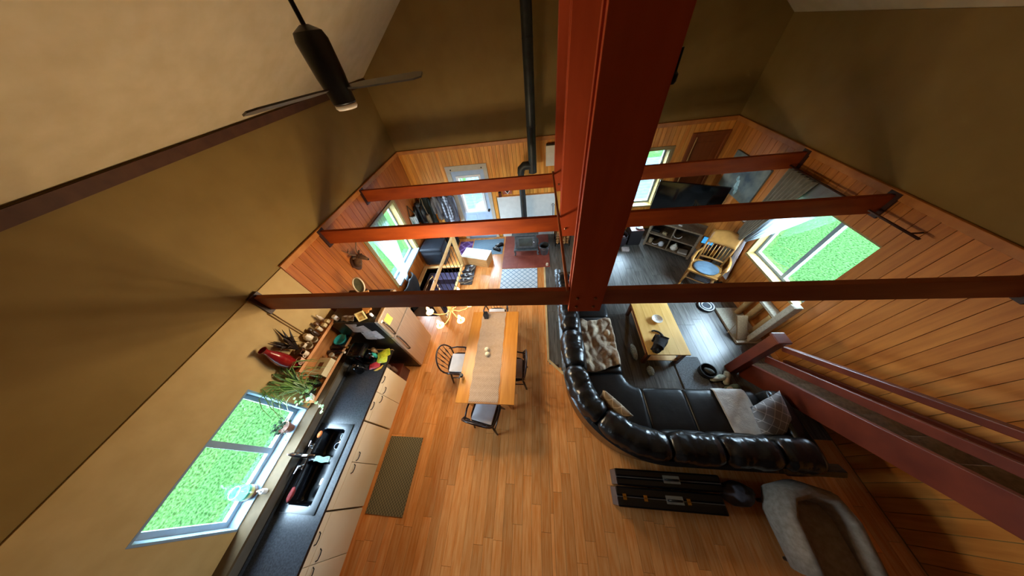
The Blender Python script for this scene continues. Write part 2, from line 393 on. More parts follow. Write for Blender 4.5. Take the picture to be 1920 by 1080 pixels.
# ------------------------------------------------------------------ windows and doors
def empty_struct(name, loc):
    o = bpy.data.objects.new(name, None); COL.objects.link(o); o.location = loc; o['kind'] = 'structure'; ROOTM[o.name] = Matrix.Translation(loc); return o
def window(name, mp, h, cas, jambm, sillm, sashm, mull=(), rail=(), silld=.06, deep=.16, casm=None):
    u0, u1, z0, z1 = h; r = empty_struct(name, mp((u0 + u1) / 2, 0, z0))
    mb = MB(); mbox(mb, mp, u0, u0 + .02, -deep - .04, .016, z0, z1); mbox(mb, mp, u1 - .02, u1, -deep - .04, .016, z0, z1); mbox(mb, mp, u0 + .02, u1 - .02, -deep - .04, .016, z1 - .02, z1)
    mb.out('jamb', jambm, r)
    if cas:
        mb = MB(); mbox(mb, mp, u0 - cas, u0, .016, .036, z0 - .02, z1 + cas, .004); mbox(mb, mp, u1, u1 + cas, .016, .036, z0 - .02, z1 + cas, .004); mbox(mb, mp, u0, u1, .016, .036, z1, z1 + cas, .004)
        mb.out('casing', casm or jambm, r)
    mbox(MB(), mp, u0, u1, -deep - .04, silld, z0 - .03, z0 + .012, .004).out('sill', sillm, r)
    mb = MB(); s = .05; w0, w1 = -deep - .02, -deep + .03; a, b, c, d = u0 + .02, u1 - .02, z0 + .012, z1 - .02
    mbox(mb, mp, a, a + s, w0, w1, c, d); mbox(mb, mp, b - s, b, w0, w1, c, d); mbox(mb, mp, a + s, b - s, w0, w1, c, c + s); mbox(mb, mp, a + s, b - s, w0, w1, d - s, d)
    mb.out('sash', sashm, r)
    us = [a + s] + [m for m in mull] + [b - s]; zs = [c + s] + list(rail) + [d - s]
    for m in mull: mbox(MB(), mp, m - .03, m + .03, w0, w1 + .01, c + s, d - s).out('mullion', sashm, r)
    for m in rail: mbox(MB(), mp, a + s, b - s, w0, w1 + .01, m - .03, m + .03).out('meeting_rail', sashm, r)
    for p, q in zip(us, us[1:]):
        for e, f in zip(zs, zs[1:]): mbox(MB(), mp, p, q, -deep, -deep + .006, e, f).out('pane', GLASS, r)
    return r
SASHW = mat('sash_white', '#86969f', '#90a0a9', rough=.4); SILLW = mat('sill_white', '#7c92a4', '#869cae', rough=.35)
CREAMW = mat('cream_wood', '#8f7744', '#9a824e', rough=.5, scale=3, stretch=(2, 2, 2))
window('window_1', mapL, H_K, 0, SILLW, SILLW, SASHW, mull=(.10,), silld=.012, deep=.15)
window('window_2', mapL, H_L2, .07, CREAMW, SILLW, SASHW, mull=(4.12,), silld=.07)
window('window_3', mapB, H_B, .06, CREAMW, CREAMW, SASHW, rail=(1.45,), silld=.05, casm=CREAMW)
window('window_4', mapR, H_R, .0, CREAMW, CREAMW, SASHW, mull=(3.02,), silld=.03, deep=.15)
# entry door: pale blue-grey slab with a glazed upper half
d = empty_struct('door_1', (-1.79, YB, 0)); DOORB = mat('door_blue_grey', '#a9c0dc', '#b5cae2', rough=.4); GREYT = mat('door_casing', '#b9b3a4', '#c6c0b0', rough=.5)
mb = MB(); mbox(mb, mapB, -2.34, -2.23, -.1, .03, 0, 2.22); mbox(mb, mapB, -1.36, -1.26, -.1, .03, 0, 2.22); mbox(mb, mapB, -2.23, -1.36, -.1, .03, 2.09, 2.22); mb.out('casing', GREYT, d)
slab(MB(), mapB, -2.23, -1.36, .02, 2.09, -.06, -.01, [(-2.10, -1.50, .93, 1.93)]).out('door_slab', DOORB, d)
mb = slab(MB(), mapB, -2.13, -1.47, .9, 1.96, -.07, .006, [(-2.07, -1.53, .96, 1.90)]); mb.out('glazing_frame', WHITEP, d)
mbox(MB(), mapB, -2.08, -1.52, -.04, -.034, .95, 1.91).out('pane', GLASS, d)
mb = MB(); mb.lathe([(.03, 0), (.03, .01), (.012, .015), (.012, .05), (.028, .055), (.03, .075), (.015, .088)], n=12, M=Matrix.Translation((-1.42, YB + .01, .95)) @ Matrix.Rotation(PI / 2, 4, 'X')); mb.out('door_knob', BLKM, d, smooth=40)
for zz in (.2, .55):
    for xx in (-2.08, -1.77): mbox(MB(), mapB, xx, xx + .25, -.012, -.004, zz, zz + .28, .003).out('door_panel', DOORB, d)
mbox(MB(), mapB, -2.23, -1.36, -.2, .06, 0, .025).out('threshold', mat('threshold_grey', '#8a8f96'), d)
for xx in (-2.20, -1.40): mbox(MB(), mapB, xx - .012, xx + .012, .03, .05, 2.12, 2.145).out('curtain_hook', BLKM, d)
# dark panel door in the right corner of the back wall
d = empty_struct('door_2', (3.72, YB, 0)); PAND = mat('dark_panel_wood', '#7a3d14', '#8f4b1a', rough=.4, scale=2, stretch=(6, 6, .8))
mb = MB(); mbox(mb, mapB, 3.34, 3.42, 0, .05, 0, 2.42, .01); mbox(mb, mapB, 4.03, 4.09, 0, .05, 0, 2.42, .01); mbox(mb, mapB, 3.42, 4.03, 0, .05, 2.34, 2.42, .01); mb.out('casing', PAND, d)
mbox(MB(), mapB, 3.42, 4.03, 0, .02, 0, 2.34).out('door_slab', PAND, d)
for za, zc in ((.15, 1.05), (1.18, 2.22)):
    slab(MB(), mapB, 3.48, 3.97, za, zc, .02, .03, [(3.55, 3.90, za + .07, zc - .07)]).out('door_panel', PAND, d)
mbox(MB(), mapB, 3.425, 3.445, .05, .07, 0, 2.34, .005).out('edge_moulding', mat('bright_moulding', '#b8864c', '#c99a5e', rough=.3), d)

# ------------------------------------------------------------------ outdoors
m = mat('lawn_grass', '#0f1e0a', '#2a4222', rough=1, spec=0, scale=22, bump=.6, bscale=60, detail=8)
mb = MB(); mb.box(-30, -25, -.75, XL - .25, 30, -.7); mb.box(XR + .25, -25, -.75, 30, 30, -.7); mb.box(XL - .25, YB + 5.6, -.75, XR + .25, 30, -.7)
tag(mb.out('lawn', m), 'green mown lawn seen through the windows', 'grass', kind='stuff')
dk = empty_struct('porch_floor', (0, YB + 1.7, -.3))
for k in range(22): MB().box(XL, YB + .25 + k * .24, -.3, XR + 3, YB + .48 + k * .24, -.25).out('deck_board', mat('deck_grey', '#2b3842', '#34424c', rough=.9, spec=.02), dk)
PORCH = mat('porch_grey', '#4c5c66', '#56666f', rough=.9, spec=.02); pr_ = thing('porch_railing', 'pale porch railing outside the entry door window', 'railing', (.4, YB + 3.6, -.25))
MB().box(-3.2, YB + 3.56, .62, 4.0, YB + 3.64, .70).out('top_rail', PORCH, pr_); MB().box(-3.2, YB + 3.58, -.15, 4.0, YB + 3.62, -.09).out('bottom_rail', PORCH, pr_)
for k in range(37): MB().box(-3.2 + k * .2, YB + 3.585, -.1, -3.16 + k * .2, YB + 3.615, .62).out('baluster', PORCH, pr_)
t = thing('porch_table', 'pale rounded porch table outside the door window', 'table', (-1.82, YB + 1.25, -.25))
mb = MB(); mb.lathe([(.30, .60), (.34, .62), (.34, .65), (.3, .66)], (-1.82, YB + 1.25, -.25), 20); mb.out('table_top', PORCH, t)
mb = MB(); mb.lathe([(.2, 0), (.18, .03), (.03, .06), (.03, .6)], (-1.82, YB + 1.25, -.25), 12); mb.out('pedestal', PORCH, t)

# ------------------------------------------------------------------ trusses
PX0, PX1 = .285, .61
for i, (ty, lab, pl) in enumerate(((1.46, 'red-brown tie beam nearest the camera, over the dining table', 'near'), (2.76, 'red-brown tie beam in the middle, lit bright orange', 'middle'), (4.07, 'red-brown tie beam farthest off, crossing the entry door', 'far'))):
    mb = MB(); mb.box(XL + .0, ty, 2.39, XR - .0, ty + .055, 2.62, bev=.004)
    t = thing('tie_beam', lab, 'beam', (0.35, ty + .03, 2.39)); mb.out('timber', REDW if i else mat('lightened_brown_beam', '#8e4526', '#a05634', rough=.55, scale=1.6, stretch=(1.2, 6, 6)), t)  # near beam browner, and lightened to make up for its low light
    for xx in (XL + .02, XR - .02): MB().cbox((xx, ty + .02, 2.5), (.04, .13, .30)).out('wall_plate', mat('dark_bracket', '#2c120a', '#3a180e', rough=.5), t)
    p = thing('king_post', ('dark red king post rising in front of the camera', 'orange-lit red king post, the middle one of three', 'narrow-looking red king post, the farthest of three')[i], 'post', (.45, ty, 2.33))
    ztop = RZ - .35
    MB().box(PX0, ty - .045, 2.33, PX1, ty - .004, ztop, bev=.004).out('front_plank', REDP, p)
    MB().box(PX0, ty + .059, 2.33, PX1, ty + .10, ztop, bev=.004).out('back_plank', REDP, p)
    MB().box(PX0 + .04, ty - .003, 2.625, PX1 - .04, ty + .058, ztop).out('core_plank', REDP, p)
    for bx in (.36, .53):
        for bz in (2.42, 2.56) if i == 0 else (2.46,): MB().lathe([(.016, 0), (.016, .012), (.008, .018)], n=8, M=Matrix.Translation((bx, ty - .045, bz)) @ Matrix.Rotation(PI / 2, 4, 'X')).out('bolt', mat('bolt_metal', '#8a5a44', '#9a6a50', metal=.7, rough=.35), p)
mb = MB(); mb.tube([(.262, 1.44, 2.637), (.262, 4.12, 2.637)], .017, 8); tag(mb.out('tie_rod', mat('rod_wood', '#8a4a2c', '#a05c38', rough=.4), smooth=50), 'thin brown rod running along the left side of the king posts', 'rod')
mb = MB(); mb.lathe([(.012, 0), (.018, .01), (.018, .035), (.008, .045), (.008, .12)], (.625, 1.45, 4.13), 10); tag(mb.out('post_hook', BLKM, smooth=40), 'small dark fitting on the right side of the dark king post', 'hook')
# ------------------------------------------------------------------ kitchen
def pull(par, x, y, z, horiz=True, l=.1):
    pts = [(x, y - l / 2, z), (x + .022, y - l / 2 + .012, z), (x + .028, y, z), (x + .022, y + l / 2 - .012, z), (x, y + l / 2, z)] if horiz else \
          [(x, y, z - l / 2), (x + .022, y, z - l / 2 + .012), (x + .028, y, z), (x + .022, y, z + l / 2 - .012), (x, y, z + l / 2)]
    MB().tube(pts, .006, 6).out('handle', BLKM, par, smooth=True)
CF = -2.65
def cabinet(y0, y1, lab, false_front=False):
    t = thing('base_cabinet', lab, 'cabinet', (-2.9, (y0 + y1) / 2, 0), group=None); ym = (y0 + y1) / 2
    mb = MB(); mb.box(-3.17, y0 + .004, .09, CF, y0 + .022, .865); mb.box(-3.17, y1 - .022, .09, CF, y1 - .004, .865); mb.box(-3.17, y0 + .022, .09, CF, y1 - .022, .11); mb.box(-3.17, y0 + .022, .11, -3.15, y1 - .022, .70)
    mb.box(-3.17, y0 + .004, 0, CF - .05, y1 - .004, .09); mb.box(CF - .018, y0 + .022, .84, CF, y1 - .022, .865)
    mb.out('carcass', CABW, t)
    for a, b in ((y0 + .006, ym - .003), (ym + .003, y1 - .006)):
        if not false_front:
            d = MB().box(CF + .001, a, .745, CF + .021, b, .862, bev=.003).out('drawer', CABW, t); pull(d, CF + .02, (a + b) / 2, .805, l=.11)
        d = MB().box(CF + .001, a, .10, CF + .021, b, .737, bev=.003).out('door', CABW, t); pull(d, CF + .02, (ym - .07) if a < ym - .1 else (ym + .07), .67, l=.10)
    if false_front: MB().box(CF + .001, y0 + .006, .745, CF + .021, y1 - .006, .862, bev=.003).out('false_drawer_front', CABW, t)
    return t
cabinet(.545, 1.345, 'cream base cabinet with two drawers over two doors, nearest the fridge')
cabinet(-.42, .535, 'cream base cabinet below the black sink', True)
cabinet(-1.3, -.43, 'cream base cabinet past the sink, farthest from the fridge')
SK = (-3.18, -2.75, -.43, .44)
mb = MB()
for (a, b, c, dd) in ((-3.25, -1.32, -2.61, SK[2]), (-3.25, SK[3], -2.61, 1.62), (-3.25, SK[2], SK[0], SK[3]), (SK[1], SK[2], -2.61, SK[3])): mb.box(a, b, .868, c, dd, .905)
t = thing('countertop', 'charcoal kitchen countertop with a pale wood edge along the window wall', 'countertop', (-2.9, .2, .868)); mb.out('slab', COUNT, t)
MB().box(-2.612, -1.32, .872, -2.606, 1.625, .906).out('edge_strip', BLK, t); MB().box(-3.25, 1.62, .868, -2.606, 1.632, .908).out('end_strip', PINET, t)
mb = MB(); mb.box(XL + .014, YF, 0, -3.252, 1.62, 1.06); t = thing('wall_ledge', 'boxed-out ledge behind the countertop, grey front and tan top', 'ledge', (-3.3, .2, 0)); t['kind'] = 'structure'
mb.out('core', mat('backsplash_grey', '#5a554c', '#655f55', rough=.4), t); MB().box(XL + .014, YF, 1.06, -3.245, 1.63, 1.088).out('ledge_top', mat('ledge_tan', '#564630', '#625038', rough=.7, spec=.2), t)
MB().box(-3.251, YF, .906, -3.235, 1.62, .945).out('counter_upstand', COUNT, t)
# sink
t = thing('kitchen_sink', 'black double-bowl sink set into the charcoal countertop', 'sink', (-2.93, 0, .7)); SINKM = mat('black_composite', '#0e1116', '#171b22', rough=.18, spec=.5, scale=40)
mb = MB(); z = .906
bows = ((-3.14, -2.80, .085, .41), (-3.14, -2.80, -.39, .045))
X0, X1, Y0, Y1 = -3.22, -2.71, -.46, .475
for (a, b, c, dd) in ((X0, Y0, bows[0][0], Y1), (bows[0][1], Y0, X1, Y1), (bows[0][0], bows[0][3], bows[0][1], Y1), (bows[0][0], bows[1][3], bows[0][1], bows[0][2]), (bows[0][0], Y0, bows[0][1], bows[1][2])): mb.box(a, b, z, c, dd, z + .012)
mb.out('rim', SINKM, t)
for a, b, c, dd in bows:
    mb = MB()
    def rr(inset, zz, r=.05, a=a, b=b, c=c, dd=dd):
        pts = []
        for cx, cy, s0 in ((b - inset - r, dd - inset - r, 0), (a + inset + r, dd - inset - r, 90), (a + inset + r, c + inset + r, 180), (b - inset - r, c + inset + r, 270)):
            for k in range(5): an = math.radians(s0 + k * 22.5); pts.append((cx + r * math.cos(an), cy + r * math.sin(an), zz))
        return pts
    mb.rings([rr(-.006, z + .012, .03), rr(.0, z + .006), rr(.012, .74), rr(.03, .725)], caps=False); vs = rr(.03, .725); f = [mb.bm.verts.new(p) for p in vs]; mb.face(f)
    mb.out('bowl', SINKM, t, smooth=45)
    MB().lathe([(.035, 0), (.04, .004), (.02, .006)], ((a + b) / 2, (c + dd) / 2, .725), 14).out('drain', CHROME, t, smooth=40)
MB().box(X0 + .02, Y0 - .001, z + .0125, X1 - .02, Y0 + .004, z + .014).out('rim_line', BLK, t)
t = thing('faucet', 'chrome kitchen faucet with two lever handles over the black sink', 'faucet', (-3.13, .07, .918))
mb = MB(); mb.box(-3.215, -.06, .918, -3.15, .22, .932, bev=.006); mb.out('base_plate', CHROME, t)
mb = MB(); mb.tube([(-3.18, .08, .93), (-3.18, .08, 1.05), (-3.185, .078, 1.17), (-3.19, .075, 1.22)], [.026, .03, .022, .006], 12); mb.tube([(-3.17, .08, 1.03), (-3.08, .085, 1.07), (-3.0, .09, 1.06), (-2.98, .09, 1.03)], [.018, .016, .014, .012], 8); mb.out('spout', CHROME, t, smooth=50)
for yy, dy in ((-.03, -.08), (.19, .06)):
    mb = MB(); mb.lathe([(.022, 0), (.024, .03), (.012, .05)], (-3.18, yy, .93), 10); mb.tube([(-3.18, yy, .975), (-3.17, yy + dy, .995)], [.014, .010], 8); mb.out('lever', CHROME, t, smooth=50)
# things in and round the sink
def cyl_thing(name, lab, cat, c, prof, m, n=14, group=None, smooth=50):
    mb = MB(); mb.lathe(prof, c, n); return tag(mb.out(name, m, smooth=smooth), lab, cat, group)
cyl_thing('tumbler', 'clear glass standing in the far sink bowl', 'glass', (-2.86, .33, .726), [(.03, 0), (.036, .11), (.033, .11), (.027, .006)], mat('pale_glass', '#b9c2c6', '#d2dadd', rough=.1))
cyl_thing('tumbler', 'dark ringed cup beside the glass in the far sink bowl', 'cup', (-2.90, .22, .726), [(.032, 0), (.04, .09), (.036, .09), (.028, .006)], mat('dim_glass', '#4a4f55', '#5f656b', rough=.1))
cyl_thing('plate', 'pale speckled plate leaning over the front of the far sink bowl', 'plate', (-2.83, .15, .742), [(.03, 0), (.075, .012), (.08, .018), (.03, .006)], mat('pale_blue_ware', '#a9c0d4', '#c4d6e4', rough=.3, scale=90), 18)
mb = MB(); mb.ell((-3.20 + .06, .33, .945), (.03, .045, .022), 12, 8); tag(mb.out('sponge', mat('orange_sponge', '#e07a3a', '#ee9458', rough=.9, scale=80), smooth=True), 'orange sponge on the wall side of the sink rim', 'sponge')
mb = MB(); mb.grid(lambda u, v: (-3.05 + .22 * u, .03 + .06 * v + .006 * math.sin(9 * u), .925 + .012 * math.sin(u * 6) * math.sin(v * 4)), 14, 6, .006); tag(mb.out('dishcloth', mat('sage_cloth', '#7f9c94', '#93b0a6', rough=.95, scale=60), smooth=True), 'sage green dishcloth over the divider between the sink bowls', 'cloth')
mb = MB(); mb.ell((-3.09 - .02, -.30, .945), (.035, .075, .022), 12, 8, nz=.25, seed=3); tag(mb.out('scrubber_pad', mat('dark_red_pad', '#6e1a1c', '#8a2a28', rough=.8, scale=30), smooth=True), 'dark red scrubbing pad on the near end of the sink rim', 'pad')
t = thing('soap_dispenser', 'small white pump bottle on the tan ledge by the window', 'dispenser', (-3.33, -.28, 1.089))
MB().lathe([(.025, 0), (.027, .06), (.012, .075), (.012, .085)], (-3.33, -.28, 1.089), 12).out('bottle', WHITEP, t, smooth=40); MB().tube([(-3.33, -.28, 1.17), (-3.33, -.28, 1.2), (-3.28, -.26, 1.2)], .008, 6).out('pump', WHITEP, t, smooth=40)
# fridge
FX0, FX1, FY0, FY1 = -3.28, -2.50, 1.68, 2.34
t = thing('refrigerator', 'stainless two-door refrigerator with black sides past the countertop', 'refrigerator', (-2.88, 2.0, 0))
mb = MB(); mb.box(FX0, FY0, .03, FX1, FY1, 1.71, bev=.01); mb.out('cabinet_body', BLK, t)
for z0, z1, zh0, zh1 in ((1.236, 1.71, 1.26, 1.62), (.09, 1.215, .72, 1.19)):
    d = MB().box(FX1 + .006, FY0, z0, FX1 + .066, FY1, z1, bev=.008).out('door', STEEL, t)
    MB().box(FX1 + .001, FY0 + .012, z0 + .01, FX1 + .006, FY1 - .012, z1 - .01).out('gasket', mat('pale_gasket', '#b9b0a4', '#c4bcb0', rough=.6), d)
    MB().tube([(FX1 + .066, FY0 + .06, zh0), (FX1 + .10, FY0 + .06, zh0 + .02), (FX1 + .11, FY0 + .06, (zh0 + zh1) / 2), (FX1 + .10, FY0 + .06, zh1 - .02), (FX1 + .066, FY0 + .06, zh1)], .012, 8).out('handle', mat('dark_steel', '#5a534c', '#6a635a', metal=.8, rough=.3), d, smooth=True)
MB().box(FX0 + .03, FY0 + .02, 0, FX1 - .02, FY1 - .02, .03).out('plinth', BLK, t)
MB().box(FX1 + .01, FY0 + .03, 1.711, FX1 + .06, FY1 - .03, 1.722).out('hinge_cover', mat('tan_trim', '#8a6a48', '#96764f', rough=.5), t)
mb = MB(); mb.grid(lambda u, v: (FX1 + .069 + .012 * u * u, FY0 + .10 + .13 * v, 1.62 - .15 * u), 6, 4, .002); tag(mb.out('sticky_note', mat('yellow_paper', '#e8c94a', '#f0d45c', rough=.7)), 'yellow note stuck on the upper fridge door', 'note')
mb = MB(); mb.cbox((FX1 + .074, FY0 + .05, 1.655), (.012, .05, .03), bev=.004); tag(mb.out('magnet', mat('white_plastic', '#e4ddd0', '#efe8dc', rough=.4)), 'small white magnet at the top of the upper fridge door', 'magnet')
PAPER = mat('grey_white_paper', '#b9b7b6', '#cfcdcb', rough=.8, scale=20)
for k, (xx, zz, ww, hh, a, lb) in enumerate(((-2.92, 1.56, .17, .24, .1, 'white paper on the black fridge side, upper left of the four'), (-2.78, 1.50, .16, .25, -.15, 'white paper on the black fridge side, upper right of the four'), (-2.82, 1.32, .18, .22, .2, 'white paper on the black fridge side, lower middle of the four'), (-2.66, 1.36, .14, .24, -.05, 'white paper on the black fridge side, closest to the doors'))):
    M = Matrix.Translation((xx, FY0 - .004 - .003 * k, zz)) @ Matrix.Rotation(a, 4, 'Y'); mb = MB()
    mb.grid(lambda u, v: M @ Vector(((u - .5) * ww, -.012 * (v - .5) ** 2 - .006 * math.sin(u * 5), (v - .5) * hh)), 5, 5, .0015); tag(mb.out('paper_sheet', PAPER), lb, 'paper', 'papers on the fridge side')
# on the fridge: oval dish and a board behind, pictures and cloth in front
t = thing('oval_dish', 'oval green-grey dish with a pale rim standing on the fridge', 'dish', (-2.94, 2.27, 1.712)); M = Matrix.Translation((-2.96, 2.30, 1.88)) @ Matrix.Rotation(math.radians(62), 4, 'X') @ Matrix.Diagonal((.85, 1.15, 1, 1))
mb = MB(); mb.lathe([(.02, 0), (.10, .0), (.105, .006), (.02, .008)], (0, 0, 0), 24, M); mb.out('dish_centre', mat('green_grey_ware', '#5d6a5c', '#77836f', rough=.4, scale=14), t, smooth=40)
mb = MB(); mb.tube([M @ Vector((.115 * math.cos(k * PI / 12), .115 * math.sin(k * PI / 12), .015)) for k in range(24)], .011, 8, closed=True); mb.out('rim', mat('bone_rim', '#d8c6a8', '#e4d4b8', rough=.4), t, smooth=True)
MB().box(-3.0, 2.26, 1.712, -2.90, 2.32, 1.76, bev=.005).out('stand', mat('dark_stand', '#33231a', '#40301f'), t)
t = thing('cutting_board', 'pale wooden board lying across the top of the fridge', 'board', (-2.82, 2.08, 1.712)); M = Matrix.Translation((-2.80, 2.06, 1.75)) @ rz(math.radians(-62)) @ Matrix.Rotation(math.radians(9), 4, 'Y')
MB().box(-.20, -.065, -.012, .20, .065, .012, M, bev=.006).out('board_slab', mat('spruce_board', '#d08a44', '#e2a45e', rough=.5, scale=3, stretch=(2, 12, 2)), t); MB().cbox((.21, 0, 0), (.05, .05, .02), M, bev=.006).out('grip', mat('spruce_board', '#d08a44'), t)
t = thing('picture_frame', 'cream picture frame with a curved golden motif at the front edge of the fridge top', 'frame', (-2.70, 1.74, 1.712)); M = Matrix.Translation((-2.70, 1.75, 1.785)) @ rz(.5) @ Matrix.Rotation(math.radians(-28), 4, 'X')
mb = MB()
for a, b, c, dd in ((-.06, -.07, -.045, .07), (.045, -.07, .06, .07), (-.045, .055, .045, .07), (-.045, -.07, .045, -.055)): mb.box(a, -.012, b, c, .012, dd, M)
mb.out('moulding', mat('cream_frame', '#d9c483', '#e6d294', rough=.5), t); MB().box(-.045, -.004, -.055, .045, .004, .055, M).out('print', mat('golden_print', '#9a6a26', '#e3c777', rough=.6, scale=16), t); MB().box(-.02, .012, -.075, .02, .06, .0, M).out('easel_leg', BROWN, t)
mb = MB(); mb.grid(lambda u, v: (-3.05 + .22 * u, 1.70 + .10 * v + .02 * wob((u, v, 0), 3), 1.728 + .05 * abs(math.sin(u * 7 + v)) * (1 - abs(2 * v - 1))), 16, 8, .006); tag(mb.out('folded_cloth', mat('grey_tan_cloth', '#8f8274', '#b3a592', rough=.9, scale=12), smooth=True), 'crumpled grey-tan cloth on the near edge of the fridge top', 'cloth')
cyl_thing('jar', 'white jar with a brown lid at the wall end of the fridge top', 'jar', (-3.14, 1.74, 1.712), [(.03, 0), (.034, .07), (.03, .08), (.03, .095)], WHITEP)
cyl_thing('shaker', 'small white shaker by the front corner of the fridge top', 'shaker', (-2.58, 1.8, 1.712), [(.02, 0), (.022, .05), (.012, .07)], WHITEP)
# recess between cabinet and fridge: low brown bin with bottles
t = thing('recess_bin', 'dark reddish bin in the recess between cabinet and fridge', 'bin', (-2.85, 1.49, 0)); MB().box(-3.15, 1.365, 0, -2.70, 1.60, .30, bev=.01).out('body', mat('dark_red_bin', '#4a1c12', '#5a2618', rough=.4), t); MB().box(-3.16, 1.36, .30, -2.69, 1.61, .33, bev=.006).out('lid', mat('dark_red_bin', '#4a1c12'), t)
cyl_thing('bottle', 'clear-capped dark bottle standing in the recess by the fridge', 'bottle', (-2.78, 1.46, .331), [(.035, 0), (.037, .16), (.014, .2), (.014, .25), (.018, .25), (.018, .27)], mat('smoky_glass', '#5b4038', '#8a7064', rough=.1))
cyl_thing('bowl', 'pale grey bowl on the bin in the recess', 'bowl', (-2.95, 1.5, .331), [(.03, 0), (.07, .05), (.066, .05), (.02, .008)], mat('grey_bowl', '#8d8478', '#a39a8e', rough=.3))
# kitchen mat
t = MB(); t.box(-2.62, -.5, .001, -2.04, .46, .012, bev=.004); tag(t.out('kitchen_mat', patmat('mat_weave', '#8a7d5a', '#5d5238', 'check', 22, .9)), 'olive woven mat on the floor along the sink cabinets', 'mat')

# ------------------------------------------------------------------ shelves on the kitchen wall
for z, lab, y0, y1 in ((1.72, 'upper wooden wall shelf above the charcoal counter', .92, 1.75), (1.27, 'lower wooden wall shelf above the charcoal counter', .66, 1.75)):
    t = thing('wall_shelf', lab, 'shelf', (-3.3, 1.3, z - .2)); MB().box(XL + .015, y0, z - .022, -3.19, y1, z, bev=.003).out('board', BROWN, t)
    MB().box(-3.192, y0, z - .024, -3.186, y1, z + .018).out('front_lip', mat('shelf_lip', '#c98a58', '#d89a68', rough=.4), t)
    if z > 1.5: MB().box(XL + .015, y0, 1.275, XL + .027, y1, z - .023).out('back_panel', BROWN, t)
    for yy in (y0 + .12, y1 - .12) if z < 1.5 else (): mb = MB(); mb.prism([(0, 0), (.16, 0), (0, -.16)], yy - .01, yy + .01, Matrix.Translation((XL + .015, 0, z - .023)) @ Matrix.Rotation(PI / 2, 4, 'X') @ Matrix.Diagonal((1, 1, -1, 1))); mb.out('bracket', BROWN, t)
U, LO = 1.721, 1.271
t = thing('red_vase', 'glossy dark red vase at the near end of the upper shelf', 'vase', (-3.31, 1.0, U)); MB().lathe([(.045, 0), (.055, .03), (.078, .14), (.082, .22), (.062, .32), (.036, .40), (.032, .44), (.048, .48), (.043, .48), (.028, .44)], (-3.31, 1.0, U), 20).out('body', mat('red_glaze', '#6e0d10', '#8c1416', rough=.1, coat=.6), t, smooth=60)
MB().lathe([(.07, 0), (.075, .012), (.05, .014)], (-3.31, 1.0, U + .0), 16).out('foot', mat('dark_foot', '#2a1210', '#341814'), t, smooth=40)
t = thing('spiky_plant', 'dark spiky-leaved plant in a small brown pot on the upper shelf', 'plant', (-3.31, 1.17, U)); MB().lathe([(.04, 0), (.055, .10), (.05, .10), (.04, .09)], (-3.31, 1.17, U), 14).out('pot', mat('brown_pot', '#4a2a1c', '#5a3524', rough=.5), t, smooth=40)
R = random.Random(5)
for k in range(16):
    a = k * 2.4; l = .13 + .07 * R.random(); c = Vector((-3.31, 1.19, U + .1)); mb = MB()
    mb.tube([c, c + Vector((.35 * l * math.cos(a), .45 * l * math.sin(a), .17 + .07 * R.random())), c + Vector((.55 * l * math.cos(a), .8 * l * math.sin(a), .26 * R.random() + .14))], [.007, .016, .002], 5, flat=.3); mb.out('leaf', mat('dark_leaf', '#1d1512', '#33211a', rough=.5), t, smooth=True)
def mug(lab, c, m, a=0, r=.036, h=.085):
    t = thing('mug', lab, 'mug', c, 0, 'cups on the upper shelf'); MB().lathe([(r * .85, 0), (r, .02), (r, h), (r - .005, h), (r - .006, .01)], c, 14).out('body', m, t, smooth=50)
    d = Vector((math.cos(a), math.sin(a), 0)); p = Vector(c); MB().tube([p + d * r * .9 + Vector((0, 0, h * .8)), p + d * (r + .022) + Vector((0, 0, h * .7)), p + d * (r + .022) + Vector((0, 0, h * .35)), p + d * r * .9 + Vector((0, 0, h * .2))], .006, 6).out('handle', m, t, smooth=True)
CW = mat('cream_ware', '#dcc9ac', '#e8d8be', rough=.3); PW = mat('pinkish_ware', '#d8a98a', '#e2b698', rough=.3); GW = mat('glassy_ware', '#a8997e', '#c8baa0', rough=.15)
mug('cream mug nearest the red vase end of the shelf front row', (-3.23, 1.06, U), PW, -1.2); mug('cream mug second along the shelf front row', (-3.24, 1.16, U), CW, -1.2); mug('pale mug behind the front row near the spiky plant', (-3.33, 1.27, U), CW, 1)
SP = [('glass_bowl', 'squat glass bowl on the upper shelf, nearer of two', 'bowl', (-3.26, 1.27, U), [(.03, 0), (.055, .05), (.05, .05), (.02, .008)], GW), ('glass_bowl', 'squat glass bowl on the upper shelf, farther of two', 'bowl', (-3.25, 1.37, U), [(.03, 0), (.05, .045), (.045, .045), (.02, .008)], GW),
      ('spice_jar', 'round cream canister behind the glass bowls on the upper shelf', 'jar', (-3.33, 1.39, U), [(.045, 0), (.05, .10), (.03, .12), (.03, .14)], CW), ('spice_jar', 'dark spice jar mid upper shelf beside the canister', 'jar', (-3.27, 1.46, U), [(.025, 0), (.027, .10), (.02, .11), (.02, .13)], mat('dark_spice', '#33221a', '#4a3224', rough=.3)),
      ('spice_jar', 'dark spice jar behind the white-capped jar on the upper shelf', 'jar', (-3.35, 1.49, U), [(.025, 0), (.027, .10), (.02, .11), (.02, .13)], mat('dark_spice', '#33221a')), ('spice_jar', 'white-capped jar on the upper shelf', 'jar', (-3.27, 1.54, U), [(.025, 0), (.027, .07), (.027, .10), (.01, .10)], CW),
      ('spice_jar', 'tall cream bottle at the far end of the upper shelf', 'bottle', (-3.33, 1.70, U), [(.022, 0), (.024, .11), (.01, .14), (.01, .18)], CW), ('spice_jar', 'brown jar second from the far end of the upper shelf', 'jar', (-3.34, 1.60, U), [(.028, 0), (.03, .09), (.022, .10), (.022, .12)], mat('brown_jar', '#6b4528', '#80552f', rough=.3))]
for n, l, c, p, pr, m in SP: cyl_thing(n, l, c, p, pr, m)
